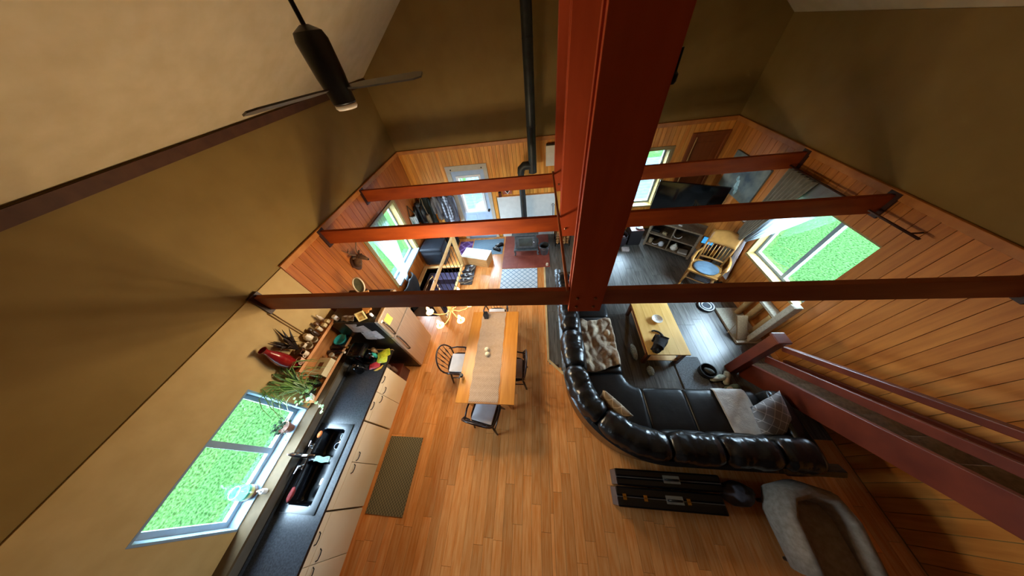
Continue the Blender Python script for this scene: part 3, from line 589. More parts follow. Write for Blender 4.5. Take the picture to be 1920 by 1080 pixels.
for xx, yy, l in ((-3.24, 1.68, 'small cream box at the far end of the upper shelf'), (-3.25, 1.61, 'small cream box second from the far end of the upper shelf')):
    mb = MB(); mb.cbox((xx, yy, U + .035), (.05, .05, .068), bev=.003); tag(mb.out('spice_box', mat('cream_card', '#e2cf9e', '#ecdcb2', rough=.6)), l, 'box')
# lower shelf
cyl_thing('glass_dish', 'bright turquoise glass bowl on the lower shelf', 'bowl', (-3.295, 1.60, LO + .006), [(.04, 0), (.075, .02), (.10, .07), (.092, .07), (.068, .028), (.02, .01)], mat('turquoise_glass', '#18cfe0', '#6ef4f8', rough=.12, scale=16, emit='#12a8b8', es=.0), 20)
t = thing('blue_lamp_plate', 'blue-lined dark tray behind the turquoise bowl', 'tray', (-3.31, 1.60, LO)); MB().lathe([(.09, 0), (.095, .004), (.02, .005)], (-3.30, 1.60, LO - .0005), 18).out('tray_disc', mat('dark_teal', '#123038', '#1a424c', rough=.3), t, smooth=40)
for k, (xx, yy, l) in enumerate(((-3.27, 1.47, 'dark wine bottle lying on the lower shelf nearest the turquoise bowl'), (-3.27, 1.385, 'dark wine bottle lying on the lower shelf, second from the turquoise bowl'))):
    t = thing('wine_bottle', l, 'bottle', (xx, yy, LO), group='bottles lying on the lower shelf'); M = Matrix.Translation((xx - .12, yy, LO + .038)) @ Matrix.Rotation(PI / 2, 4, 'Y')
    MB().lathe([(.03, 0), (.037, .01), (.037, .15), (.014, .2), (.014, .26)], (0, 0, 0), 12, M).out('body', mat('dark_bottle', '#1c0f14', '#2a171c', rough=.1), t, smooth=40); MB().lathe([(.016, .255), (.017, .29), (.01, .29)], (0, 0, 0), 10, M).out('cap', CW if k else mat('gold_foil', '#b8863c', '#c99a4c', metal=.8, rough=.3), t, smooth=40)
t = thing('storage_box', 'cream printed box lying on the lower shelf', 'box', (-3.30, 1.12, LO)); MB().box(-3.39, 1.0, LO, -3.20, 1.26, LO + .12, bev=.004).out('carton', mat('printed_cream', '#cdb98c', '#d8c69c', rough=.6), t); MB().box(-3.34, 1.08, LO + .1202, -3.27, 1.19, LO + .1215).out('print', mat('brown_print', '#5a3018', '#7a4626', rough=.6), t); MB().box(-3.205, 1.262, LO, -3.195, 1.266, LO + .118).out('flap', BLK, t)
cyl_thing('wine_glass', 'clear stemmed glass upturned on the lower shelf', 'glass', (-3.23, 1.31, LO), [(.03, 0), (.004, .01), (.004, .06), (.03, .09), (.034, .13), (.03, .13)], GW)
# ---- plants
def blade_plant(root, c, n, l, m, seed, w=.012, droop=.9, zup=.16, name='leaf', xmin=XL + .03):
    R = random.Random(seed)
    for k in range(n):
        a = k * 2.39996 + R.random() * .5; ll = l * (.6 + .5 * R.random()); P0 = Vector(c); pts = []
        for i in range(6):
            t_ = i / 5; h = zup * math.sin(t_ * PI * droop) * (1.2 if k % 3 else .7) - .25 * ll * t_ * t_ * (1 if k % 2 else .3)
            p = P0 + Vector((ll * t_ * math.cos(a) * .55, ll * t_ * math.sin(a), h)); p.x = max(p.x, xmin); pts.append(p)
        MB().tube(pts, [w * .5, w, w, w * .8, w * .5, .001], 4, flat=.25).out(name, m, root, smooth=True)
LEAF = mat('green_leaf', '#567a32', '#86a856', rough=.5, scale=12, rnd=.2); LEAFP = mat('pale_leaf', '#8fae70', '#c2d3a0', rough=.5, scale=12, rnd=.15); LEAFD = mat('deep_leaf', '#1d3a1e', '#3a6a34', rough=.45, scale=12, rnd=.2)
t = thing('spider_plant', 'spider plant with long arching leaves above the kitchen window corner', 'plant', (-3.29, .79, LO)); MB().lathe([(.05, 0), (.07, .11), (.066, .11), (.05, .10)], (-3.29, .79, LO), 14).out('pot', mat('dark_green_pot', '#1c241c', '#28322a', rough=.3), t, smooth=40)
blade_plant(t, (-3.29, .79, LO + .12), 30, .46, LEAF, 11, w=.0085, zup=.40); blade_plant(t, (-3.28, .79, LO + .12), 18, .40, LEAFP, 12, w=.008, zup=.28)
t = thing('pothos_plant', 'pale-leaved trailing plant in a white cup on the lower shelf end', 'plant', (-3.235, .72, LO)); MB().lathe([(.03, 0), (.045, .08), (.041, .08), (.03, .07)], (-3.235, .72, LO), 14).out('pot', mat('white_cup', '#dcdcd8', '#e8e8e4', rough=.3), t, smooth=40)
def leafblob(root, p, s, m, R, name='leaf'):
    M = Matrix.Translation(p) @ Matrix.Rotation(R.random() * 6.28, 4, 'Z') @ Matrix.Rotation(-.6 + 1.2 * R.random(), 4, 'X') @ Matrix.Rotation(-.3 + .6 * R.random(), 4, 'Y'); mb = MB()
    pts = [(0, 0), (.55, .25), (.6, .6), (0, 1.15), (-.6, .6), (-.55, .25)]; a = [mb.bm.verts.new(M @ Vector((x * s, (y - .4) * s, .12 * s * abs(x)))) for x, y in pts]; b = [mb.bm.verts.new(M @ Vector((x * s, (y - .4) * s, .12 * s * abs(x) - .003))) for x, y in pts]
    mb.face([a[0], a[1], a[2], a[3]]); mb.face([a[0], a[3], a[4], a[5]]); mb.face([b[3], b[2], b[1], b[0]]); mb.face([b[5], b[4], b[3], b[0]])
    for i in range(6): mb.face([a[i], a[(i + 1) % 6], b[(i + 1) % 6], b[i]])
    mb.out(name, m, root)
R = random.Random(8)
vine = [Vector((-3.235, .72, LO + .08)), Vector((-3.17, .70, LO + .10)), Vector((-3.13, .66, LO + .02)), Vector((-3.12, .64, LO - .06)), Vector((-3.11, .60, LO - .12))]
MB().tube(vine, .004, 5).out('stem', LEAFP, t, smooth=True)
for k in range(26):
    p = Vector((-3.235 + R.uniform(-.10, .09), .72 + R.uniform(-.12, .12), LO + .09 + R.uniform(0, .10))); leafblob(t, p, R.uniform(.03, .05), (LEAFP, LEAF, LEAFD)[k % 3], R)
for p in vine[1:] + [Vector((-3.10, .64, LO - .09)), Vector((-3.13, .57, LO - .14))]: leafblob(t, p, .04, LEAFP, R)
t = thing('ivy_plant', 'dark leafy plant in a leaf-shaped pot mid lower shelf', 'plant', (-3.27, .90, LO)); MB().lathe([(.04, 0), (.055, .08), (.05, .08), (.04, .07)], (-3.27, .90, LO), 12).out('pot', BLK, t, smooth=40)
for k in range(22): leafblob(t, Vector((-3.27 + R.uniform(-.09, .09), .90 + R.uniform(-.10, .08), LO + .10 + R.uniform(0, .12))), R.uniform(.03, .05), LEAFD if k % 3 else LEAF, R)
t = thing('windowsill_plant', 'bushy dark green plant in a clay pot on the white window sill', 'plant', (-3.47, .36, 1.102)); MB().lathe([(.05, 0), (.068, .10), (.074, .10), (.074, .12), (.065, .12), (.055, .10)], (-3.48, .36, 1.103), 16).out('pot', mat('clay_pot', '#6e4634', '#84553f', rough=.6), t, smooth=40)
for k in range(60):
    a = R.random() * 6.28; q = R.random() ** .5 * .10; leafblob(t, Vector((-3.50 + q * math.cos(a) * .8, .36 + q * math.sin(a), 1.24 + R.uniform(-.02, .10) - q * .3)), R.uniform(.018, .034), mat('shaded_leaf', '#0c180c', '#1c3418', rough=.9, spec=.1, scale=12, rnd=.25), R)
MB().tube([(-3.45, .33, 1.23), (-3.43, .28, 1.16), (-3.42, .24, 1.12), (-3.41, .20, 1.112)], .003, 4).out('trailing_stem', LEAFD, t, smooth=True)
for k in range(6): leafblob(t, Vector((-3.45 + .008 * k, .32 - .024 * k, 1.21 - .018 * k)), .016, LEAFD, R)
t = thing('glass_jar', 'big clear jar of coloured layers on the near end of the window sill', 'jar', (-3.49, -.30, 1.102)); MB().lathe([(.07, 0), (.085, .02), (.085, .16), (.06, .19), (.06, .21), (.055, .21), (.055, .19), (.078, .16), (.078, .03), (.06, .01)], (-3.49, -.30, 1.103), 18).out('jar_wall', CLEAR, t, smooth=50)
for z0, z1, c in ((.012, .05, '#8a5a34'), (.05, .085, '#e8d67a'), (.085, .12, '#3fae8a')): MB().lathe([(.074, z0), (.076, z0 + .002), (.076, z1 - .002), (.01, z1)], (-3.49, -.30, 1.103), 14).out('layer', mat('layer' + c, c, c, rough=.8), t, smooth=40)
# ---- on the counter end
t = thing('coffee_maker', 'glossy black coffee maker on the counter under the shelves', 'coffee maker', (-2.99, 1.47, .906)); MB().box(-3.14, 1.36, .906, -2.86, 1.60, .94, bev=.012).out('base', BLKG, t); MB().box(-3.14, 1.36, .94, -3.02, 1.60, 1.22, bev=.02).out('tower', BLKG, t); MB().box(-3.14, 1.36, 1.14, -2.88, 1.60, 1.24, bev=.03).out('brew_head', BLKG, t)
MB().lathe([(.06, 0), (.075, .03), (.07, .12), (.05, .14), (.05, .15), (.02, .155)], (-2.93, 1.48, .941), 16).out('carafe', BLKG, t, smooth=50); MB().tube([(-2.87, 1.46, 1.06), (-2.82, 1.44, 1.05), (-2.82, 1.44, .98), (-2.87, 1.46, .97)], .01, 6).out('handle', CHROME, t, smooth=True)
t = thing('kettle', 'black electric kettle on the counter near the coffee maker', 'kettle', (-3.02, 1.26, .906)); MB().lathe([(.075, 0), (.08, .02), (.07, .14), (.05, .18), (.02, .19), (.015, .21)], (-3.02, 1.26, .907), 16).out('body', BLKG, t, smooth=50); MB().tube([(-2.95, 1.25, 1.08), (-2.88, 1.24, 1.08), (-2.87, 1.24, .97), (-2.94, 1.25, .95)], .011, 6).out('handle', BLK, t, smooth=True); MB().lathe([(.02, .18), (.022, .195), (.01, .2)], (-3.02, 1.26, .907), 10).out('lid_knob', CHROME, t, smooth=40)
def bag(lab, c, s, m, a, seed):
    mb = MB(); M = Matrix.Translation(c) @ rz(a); R = []
    for i in range(9):
        t_ = i / 8; f = math.sin(PI * min(max(t_, .04), .96)) ** .5; ring = []
        for k in range(12):
            b = 2 * PI * k / 12; p = Vector(((t_ - .5) * s[0], math.cos(b) * s[1] / 2 * (.85 + .15 * f), (math.sin(b) * .5 * f + .5) * s[2])); p.z += .25 * s[2] * wob(p, 30, seed) * f; p.z = max(p.z, .001); ring.append(M @ p)
        R.append(ring)
    mb.rings(R); return tag(mb.out('snack_bag', m, smooth=35), lab, 'bag')
bag('yellow-green crinkled snack bag at the far corner of the counter', (-2.71, 1.53, .906), (.20, .15, .07), mat('yellow_green_foil', '#8f9a1c', '#d8d23c', rough=.3, scale=14), .5, 1)
bag('lime green snack bag beside the wooden counter edge', (-2.70, 1.42, .906), (.17, .11, .06), mat('lime_foil', '#a8c22a', '#e2e860', rough=.3, scale=14), .2, 2)
bag('red snack bag in front of the coffee maker', (-2.79, 1.33, .906), (.17, .11, .05), mat('red_foil', '#9c1c28', '#d8525a', rough=.3, scale=14), .35, 3)
mb = MB(); mb.tube([(-2.77, 1.245, .925), (-2.72, 1.255, .932), (-2.67, 1.29, .932), (-2.65, 1.34, .925)], [.006, .02, .02, .006], 8); tag(mb.out('banana', mat('banana_yellow', '#c99a3a', '#dcae4c', rough=.5), smooth=True), 'yellow-brown banana on the counter by the snack bags', 'fruit')
cyl_thing('teal_bottle', 'small teal bottle among the snack bags', 'bottle', (-2.84, 1.49, .906), [(.025, 0), (.028, .10), (.012, .13), (.012, .15)], mat('teal_plastic', '#2aa08c', '#48c2ac', rough=.3))
cyl_thing('spice_rack_jar', 'brown striped jar beside the fridge on the counter', 'jar', (-2.90, 1.57, .906), [(.04, 0), (.045, .06), (.04, .12), (.03, .13)], mat('striped_jar', '#4a2c1c', '#b08a5c', rough=.4, scale=40, stretch=(1, 1, .1)))
mb = MB(); mb.tube([(-3.395, 1.435, 2.38), (-3.395, 1.435, 1.75)], .006, 6); mb.tube([(-3.395, 1.405, 2.38), (-3.395, 1.405, 1.75)], .006, 6); tag(mb.out('power_cord', mat('tan_cord', '#8a6636', '#9a7440', rough=.6), smooth=True), 'pair of tan cords running down the cream wall from the beam end', 'cord')
# ------------------------------------------------------------------ dining table and chairs
t = thing('dining_table', 'long golden wooden dining table under the near tie beam', 'table', (-.885, 1.68, 0)); TX0, TX1, TY0, TY1 = -1.335, -.43, .85, 2.51
for k in range(4):
    a = TX0 + k * (TX1 - TX0) / 4; MB().box(a + .0008, TY0, .722, a + (TX1 - TX0) / 4 - .0008, TY1, .75, bev=.002).out('top_board', mat('golden_table_plank', '#b8742a', '#cc8a3a', rough=.32, scale=2, stretch=(10, 1, 1), rnd=.08), t)
mb = MB(); mb.box(TX0 + .09, TY0 + .09, .63, TX0 + .11, TY1 - .09, .721); mb.box(TX1 - .11, TY0 + .09, .63, TX1 - .09, TY1 - .09, .721); mb.box(TX0 + .11, TY0 + .09, .63, TX1 - .11, TY0 + .11, .721); mb.box(TX0 + .11, TY1 - .11, .63, TX1 - .11, TY1 - .09, .721); mb.out('apron', TABLEW, t)
for xx in (TX0 + .12, TX1 - .12):
    for yy in (TY0 + .12, TY1 - .12):
        mb = MB(); mb.rings([[(xx + sx * r, yy + sy * r, z) for sx, sy in ((-1, -1), (1, -1), (1, 1), (-1, 1))] for r, z in ((.022, 0), (.04, .62), (.04, .72))]); mb.out('leg', TABLEW, t)
t = thing('table_runner', 'woven beige table runner with fringed ends down the dining table', 'runner', (-.91, 1.68, .751))
RUN = patmat('woven_jute', '#8a6e56', '#bda48c', 'check', 34, .95, var=.16)
mb = MB(); mb.grid(lambda u, v: (-1.135 + .455 * u + .006 * math.sin(v * 40), .875 + 1.61 * v, .756 + .0015 * math.sin(v * 90)), 8, 60, .004); mb.out('weave', RUN, t)
mb = MB()
for k in range(30):
    for ya, yb in ((.875, .852), (2.485, 2.512)): mb.box(-1.13 + k * .0152, min(ya, yb), .752, -1.124 + k * .0152, max(ya, yb), .755)
mb.out('fringe', RUN, t, kind='stuff')
for c, l in (((-.95, 1.70, .757), 'cream woven ball on the runner, farther of the pair'), ((-.93, 1.615, .757), 'cream woven ball on the runner, nearer of the pair')):
    mb = MB(); mb.ell((c[0], c[1], c[2] + .036), (.038, .038, .036), 16, 10, nz=.12, f=7); tag(mb.out('woven_ball', mat('cream_wicker', '#d8c49c', '#efe0bc', rough=.9, scale=50, bump=.5), smooth=True), l, 'ball', 'decorative balls')
t = thing('speaker_box', 'small black rounded box at the far end of the runner', 'speaker', (-1.05, 2.37, .757)); MB().box(-1.09, 2.33, .757, -1.01, 2.42, .90, bev=.015).out('body', mat('black_mesh', '#141417', '#202024', rough=.7, scale=80), t); MB().box(-1.085, 2.335, .90, -1.015, 2.415, .906, bev=.003).out('top_plate', BLK, t)
t = thing('pepper_mill', 'wooden pepper mill with a dark round top on the left table edge', 'mill', (-1.285, 1.22, .751)); MB().lathe([(.025, 0), (.028, .02), (.018, .06), (.022, .09)], (-1.285, 1.22, .751), 14).out('body', PINET, t, smooth=40); MB().lathe([(.022, .09), (.032, .10), (.034, .12), (.02, .135)], (-1.285, 1.22, .751), 14).out('top', BLK, t, smooth=40)
def windsor(name, lab, loc, rot):
    t = thing(name, lab, 'chair', loc, rot, None)
    pts = [(.21 * math.copysign(abs(math.cos(a)) ** .7, math.cos(a)), .20 * math.copysign(abs(math.sin(a)) ** .7, math.sin(a))) for a in [k * PI / 14 for k in range(28)]]
    MB().prism(pts, .42, .452).out('seat', CHAIRW, t, local=True)
    mb = MB(); mb.box(-.17, -.15, .453, .17, .175, .492, bev=.017); mb.out('cushion', CLOTHW, t, smooth=40, local=True)
    hoop = [(.20, -.16, .44)] + [(.235 * math.cos(a), -.17 - .08 * math.sin(a) ** .6 , .62 + .31 * math.sin(a)) for a in [k * PI / 14 for k in range(15)]] + [(-.20, -.16, .44)]
    MB().tube(hoop, .013, 8).out('hoop', CHAIRW, t, smooth=True, local=True)
    for k in range(5):
        f = -1 + k * .5; top = Vector((f * .16, -.17 - .077 * (1 - .25 * f * f), .62 + .31 * math.sqrt(max(0, 1 - (f * .16 / .235) ** 2)))); b = Vector((f * .12, -.175, .45))
        mb = MB(); mb.tube([b, b.lerp(top, .3), b.lerp(top, .55), b.lerp(top, .75), top], [.007, .009, .020, .009, .006], 6, flat=.45); mb.out('spindle', CHAIRW, t, smooth=True, local=True)
    for s in (-1, 1):
        mb = MB(); mb.tube([(s * .225, -.20, .59), (s * .25, -.05, .60), (s * .245, .10, .595), (s * .225, .16, .59)], [.012, .014, .016, .014], 8); mb.tube([(s * .235, .11, .585), (s * .20, .10, .45)], [.01, .013], 6); mb.out('arm', CHAIRW, t, smooth=True, local=True)
        for yy in (-.14, .14): MB().tube([(s * .15, yy, .42), (s * .18, yy * 1.22, .22), (s * .205, yy * 1.42, 0)], [.014, .02, .012], 8).out('leg', CHAIRW, t, smooth=True, local=True)
        MB().tube([(s * .182, -.175, .2), (s * .182, .175, .2)], .009, 6).out('stretcher', CHAIRW, t, smooth=True, local=True)
    MB().tube([(-.182, 0, .2), (.182, 0, .2)], .009, 6).out('stretcher', CHAIRW, t, smooth=True, local=True)
    return t
ch = windsor('windsor_chair', 'dark windsor chair with white cushion at the left side of the table', (-1.52, 1.585, 0), math.radians(-90))
dup(ch, (-.93, .80, 0), math.radians(-12), 'dark windsor chair with white cushion at the near end of the table')
dup(ch, (-.50, 1.50, 0), math.radians(90), 'dark windsor chair tucked under the right side of the table')
dup(ch, (-.93, 2.62, 0), math.radians(180), 'dark windsor chair at the far end of the table behind the tie beam')
# ------------------------------------------------------------------ chandelier
CC = Vector((-1.36, 1.92, 1.72)); t = thing('chandelier', 'brass chandelier with six lit candle bulbs hanging behind the near tie beam', 'chandelier', tuple(CC))
GOLD = mat('antique_gold', '#6e5630', '#8a6e42', metal=.5, rough=.5)
MB().lathe([(.01, -.10), (.035, -.07), (.02, -.03), (.04, 0), (.025, .06), (.012, .10), (.015, .20), (.006, .24)], CC, 12).out('stem', GOLD, t, smooth=50)
for k, dg in enumerate((-103, -45, 13, 73, 135, 193)):
    a = math.radians(dg); d = Vector((math.cos(a), math.sin(a), 0)); r = .305; arm = MB()
    arm.tube([CC + Vector((0, 0, -.04)), CC + d * .1 + Vector((0, 0, -.12)), CC + d * .22 + Vector((0, 0, -.10)), CC + d * r + Vector((0, 0, -.03))], .010, 6); a_ = arm.out('arm', GOLD, t, smooth=True)
    MB().lathe([(.012, -.035), (.045, -.02), (.058, .0), (.055, .002), (.01, -.015)], CC + d * r, 12).out('drip_cup', mat('amber_glass', '#d8b06a', '#ecca8a', rough=.15), a_, smooth=50)
    MB().lathe([(.014, 0), (.014, .05)], CC + d * r, 10).out('candle_sleeve', CW, a_, smooth=40)
    MB().lathe([(.008, .05), (.020, .07), (.022, .085), (.012, .11), (.003, .13)], CC + d * r, 10).out('bulb', mat('lit_bulb', '#ffe2a8', emit='#ffc062', es=16), a_, smooth=True)
    lamp('bulb_light', 'POINT', tuple(CC + d * (r - .0) + Vector((0, 0, .17))), BULB_W, BULB_C, .03)
mb = MB(); R = random.Random(4)
for k in range(14): mb.tube([CC + Vector((.012 * (k % 2), .012 * ((k + 1) % 2), .24 + .034 * k)), CC + Vector((-.012 * (k % 2), -.012 * ((k + 1) % 2), .255 + .034 * k)), CC + Vector((0, 0, .275 + .034 * k))], .004, 5)
mb.tube([CC + Vector((0, 0, .70)), CC + Vector((0, -.1, .74)), CC + Vector((0, -.402, .74))], .006, 6); mb.out('chain_and_bracket', GOLD, t)
# ------------------------------------------------------------------ ceiling fan
FC = Vector((-1.5, 2.2, 4.09)); t = thing('ceiling_fan', 'black ceiling fan with a pale light disc under its motor', 'fan', tuple(FC))
MB().lathe([(.075, .035), (.085, .045), (.088, .10), (.10, .20), (.105, .38), (.09, .42), (.03, .45)], FC, 24).out('motor_housing', mat('fan_black', '#0c0b0b', '#121111', rough=.4), t, smooth=40)
MB().lathe([(.02, 0), (.07, .004), (.082, .018), (.08, .036), (.02, .037)], FC, 24).out('light_lens', mat('opal_lens', '#e8d9c0', '#efe2cc', rough=.4), t, smooth=50)
zc = EAVE + (FC.x - XL) * (RZ - EAVE) / (RX - XL)
MB().lathe([(.015, .44), (.015, zc - FC.z)], FC, 10).out('downrod', BLKM, t, smooth=40); MB().lathe([(.06, zc - FC.z - .12), (.07, zc - FC.z - .03), (.07, zc - FC.z + .02)], FC, 14).out('canopy', BLKM, t, smooth=40)
for a in (8, 128, 248):
    M = Matrix.Translation(FC + Vector((0, 0, .13))) @ rz(math.radians(a)) @ Matrix.Rotation(math.radians(12), 4, 'X'); mb = MB()
    mb.prism([(.09, -.03), (.20, -.055), (.60, -.065), (.66, -.04), (.66, .04), (.60, .06), (.20, .055), (.09, .03)], -.005, .005, M); mb.out('blade', mat('fan_blade_dark', '#4a4540', '#57514b', rough=.3), t)
# ------------------------------------------------------------------ entry and stairwell
t = thing('stair_railing', 'pale pine railing with thin black balusters round the stairwell', 'railing', (-2.2, 3.7, 0)); RX_ = -2.2
for yy in (4.63, 2.72): MB().box(RX_ - .045, yy - .045, 0, RX_ + .045, yy + .045, 1.09, bev=.006).out('newel', RAILW, t)
MB().box(RX_ - .035, 2.765, 1.02, RX_ + .035, 4.585, 1.06, bev=.008).out('handrail', RAILW, t); MB().box(RX_ - .03, 2.765, .06, RX_ + .03, 4.585, .10, bev=.004).out('bottom_rail', RAILW, t)
for k in range(10): MB().tube([(RX_, 2.86 + k * .18, .10), (RX_, 2.86 + k * .18, 1.02)], .008, 6).out('baluster', BLKM, t)
t = thing('stairwell_trim', 'pale wooden edging along the wall side of the stairwell', 'trim', (-3.33, 3.75, 0)); MB().box(-3.385, 2.92, .001, -3.275, 4.66, .03, bev=.004).out('edging', RAILW, t); MB().box(-3.27, 4.585, .001, -2.25, 4.64, .022, bev=.004).out('nosing', RAILW, t)
mb = MB(); mb.grid(lambda u, v: (-3.36 + .16 * math.sin(PI * u) ** .6 + .02 * math.sin(9 * u + 4 * v), 3.22 + .72 * u + .06 * math.sin(v * 5), .55 - .72 * v - .08 * abs(u - .5)), 18, 12, .03); tag(mb.out('hanging_coat', mat('black_cloth', '#141316', '#201e22', rough=.85, scale=10), smooth=True), 'black coat hanging under the curtained window above the stairwell', 'coat')
t = thing('storage_hamper', 'rounded black leather hamper against the wall beyond the stairwell', 'hamper', (-3.0, 4.95, 0)); MB().box(-3.33, 4.67, .03, -2.68, 5.24, .52, bev=.09).out('body', mat('hamper_leather', '#17191e', '#22252b', rough=.35), t); MB().box(-3.32, 4.68, .521, -2.69, 5.23, .60, bev=.06).out('lid', mat('hamper_leather', '#17191e'), t)
for xx in (-3.25, -2.76):
    for yy in (4.75, 5.16): MB().lathe([(.025, 0), (.03, .03)], (xx, yy, 0), 8).out('foot', BLK, t)
t = thing('storage_bench', 'low blond wooden box bench with a top painted pale for sheen beside the railing', 'bench', (-1.77, 4.80, 0), math.radians(-14))
MB().box(-.38, -.19, 0, .38, .19, .285, bev=.004).out('box', mat('blond_wood', '#b98a52', '#cb9e66', rough=.5, scale=3, stretch=(2, 8, 8)), t, local=True); MB().box(-.39, -.20, .286, .39, .20, .306, bev=.004).out('lid', mat('sheen_pale_wood', '#d6cbb8', '#e2d8c8', rough=.18, scale=3, stretch=(2, 8, 8)), t, local=True)  # lid paled: the glossy reflection is put into its colour
t = thing('shoe_tray', 'dark grey boot tray holding shoes beside the pine railing', 'tray', (-1.97, 4.26, 0)); MB().box(-2.13, 3.9, .001, -1.81, 4.66, .012, bev=.003).out('base', mat('tray_grey', '#4b4c52', '#5b5c62', rough=.6), t)
mb = MB(); mb.tube([(-2.12, 3.91, .02), (-1.82, 3.91, .02), (-1.82, 4.65, .02), (-2.12, 4.65, .02)], .01, 6, closed=True); mb.out('rim', mat('tray_grey', '#4b4c52'), t, smooth=True)
def shoe(name, lab, c, a, m, solem, l=.27, w=.095, h=.09, grp=None):
    t = thing(name, lab, 'shoe', c, a, grp); pr = [(-.5, .62, .75), (-.46, .8, .95), (-.25, .85, 1), (-.05, .82, .85), (.15, .95, .62), (.35, .95, .5), (.47, .6, .42), (.5, .3, .3)]; R = []
    for x, ww, hh in pr: R.append([(x * l, math.cos(b) * w / 2 * ww, .018 + max(0, .5 + .5 * math.sin(b)) * (h * hh)) for b in [2 * PI * k / 10 for k in range(10)]])
    MB().rings(R).out('upper', m, t, smooth=50, local=True)
    mb = MB(); mb.rings([[(x * l * 1.02, s * w / 2 * ww * 1.06, z) for s, z in ((-1, 0), (1, 0), (1, .02), (-1, .02))] for x, ww, hh in pr]); mb.out('sole', solem, t, local=True)
    mb = MB(); mb.ell((-.22 * l, 0, .018 + h * .97), (l * .17, w * .26, .012), 10, 6); mb.out('opening', BLK, t, smooth=True, local=True)
    for k in range(3): MB().cbox((.05 * l + k * .022, 0, .02 + h * (.86 - .09 * k)), (.008, w * .5, .012)).out('lace', WHITEP, t, local=True)
    return t
GS = mat('grey_shoe', '#55565e', '#7a7b84', rough=.8, scale=20); DS = mat('dark_shoe', '#1c1b1e', '#2a292d', rough=.6); WS = mat('white_sole', '#d8d8d6', '#e6e6e4', rough=.6)
for k, (xx, yy, a, m, l) in enumerate(((-2.04, 4.00, 10, GS, 'grey shoe at the near end of the boot tray'), (-1.93, 4.02, 25, GS, 'grey shoe second from the near end of the boot tray, aisle side'), (-2.03, 4.16, -5, DS, 'dark shoe mid boot tray, railing side'), (-1.92, 4.20, 5, GS, 'grey shoe mid boot tray, aisle side'), (-2.02, 4.34, 8, DS, 'dark shoe towards the far end of the boot tray'), (-1.91, 4.49, 60, GS, 'grey shoe turned sideways at the far end of the boot tray'))): shoe('shoe', l, (xx, yy, .013), math.radians(a), m, WS, .25)
mb = MB(); mb.box(-2.05, 5.08, .001, -1.1, 5.80, .012, bev=.003); tag(mb.out('door_mat', patmat('blue_grey_waves', '#8fa6b4', '#5d7484', 'wave', 26, .9)), 'blue-grey wavy-patterned mat in front of the entry door', 'mat')
for a, c, l in ((200, (-1.22, 5.43, .013), 'black shoe on the door mat, nearer the door'), (150, (-1.28, 5.27, .013), 'black shoe on the door mat, nearer the room')): shoe('shoe', l, c, math.radians(a), DS, BLK)
mb = MB(); mb.box(-2.50, 5.10, .001, -2.08, 5.75, .01, bev=.003); tag(mb.out('purple_mat', patmat('purple_print', '#5a2c6a', '#9a78b8', 'floral', 3, .9)), 'small purple patterned mat left of the door mat', 'mat')
for k, xx in enumerate((-3.1, -2.93, -2.75, -2.60)):
    t = thing('boot', ('tall black boot under the coats, nearest the corner', 'tall black boot under the coats, second from the corner', 'tall black boot under the coats, third from the corner', 'tall black boot under the coats, nearest the door')[k], 'boot', (xx, 5.72, 0), math.radians(-90), 'boots under the coats')
    MB().tube([(-.05, 0, .03), (-.05, 0, .2), (-.055, 0, .34)], [.05, .05, .06], 10).out('shaft', DS, t, smooth=40, local=True); mb = MB(); mb.ell((.04, 0, .045), (.13, .045, .045), 12, 8); mb.out('foot', DS, t, smooth=True, local=True); MB().box(-.1, -.045, 0, .165, .045, .018, bev=.004).out('sole', BLK, t, local=True)
# coats on the back wall
HK = thing('coat_rack', 'dark wooden coat rail on the pine wall left of the door', 'rack', (-2.8, 5.93, 1.62)); MB().box(-3.35, 5.90, 1.60, -2.37, 5.932, 1.70, bev=.004).out('rail', mat('dark_rail', '#4a2412', '#5c3018', rough=.4), HK)
for k in range(8): MB().tube([(-3.28 + k * .12, 5.90, 1.65), (-3.28 + k * .12, 5.85, 1.64), (-3.28 + k * .12, 5.84, 1.67)], .006, 5).out('hook', BLKM, HK, smooth=True)
def coat(lab, cx, w, ztop, zbot, m, seed, d=.14, cy=5.80):
    t = thing('coat', lab, 'coat', (cx, cy, zbot), 0, 'coats on the rail'); R = []
    for i in range(12):
        f = i / 11; z = ztop + (zbot - ztop) * f; ww = w * (.35 + .65 * min(1, f * 4) ** .5) * (1 - .12 * math.sin(f * 3)); ring = []
        for k in range(18):
            b = 2 * PI * k / 18; rr = 1 + .16 * math.sin(b * 5 + seed) * f + .1 * wob((math.cos(b), math.sin(b), f * 3), 2, seed); ring.append((cx + ww / 2 * math.cos(b) * rr, min(cy + d / 2 * math.sin(b) * rr, 5.925), z + .012 * math.sin(3 * b + seed)))
        R.append(ring)
    MB().rings(R).out('body', m, t, smooth=True)
    for s in (-1, 1): MB().tube([(cx + s * w * .36, cy - .02, ztop - .10), (cx + s * w * .50, cy - .06, (ztop + zbot) / 2 + .1), (cx + s * w * .46, cy - .07, zbot + .22)], [.045, .05, .042], 10).out('sleeve', m, t, smooth=True)
    MB().tube([(cx - .05, cy - .03, ztop - .02), (cx, cy - .05, ztop - .05), (cx + .05, cy - .03, ztop - .02), (cx, cy + .03, ztop + .01)], .016, 6, closed=True).out('collar', m, t, smooth=True)
GRN = mat('dark_green_cloth', '#1a211e', '#252e2a', rough=.85)
coat('dark green coat on the rail nearest the corner', -3.13, .27, 1.60, .72, GRN, 1); coat('grey-brown coat on the rail, second from the corner', -2.84, .19, 1.60, .86, mat('grey_brown_cloth', '#4e4540', '#645a53', rough=.9), 2); coat('dark grey coat on the rail, third from the corner', -2.69, .17, 1.60, .76, mat('dark_grey_cloth', '#2e2b30', '#3d3a40', rough=.9), 3)
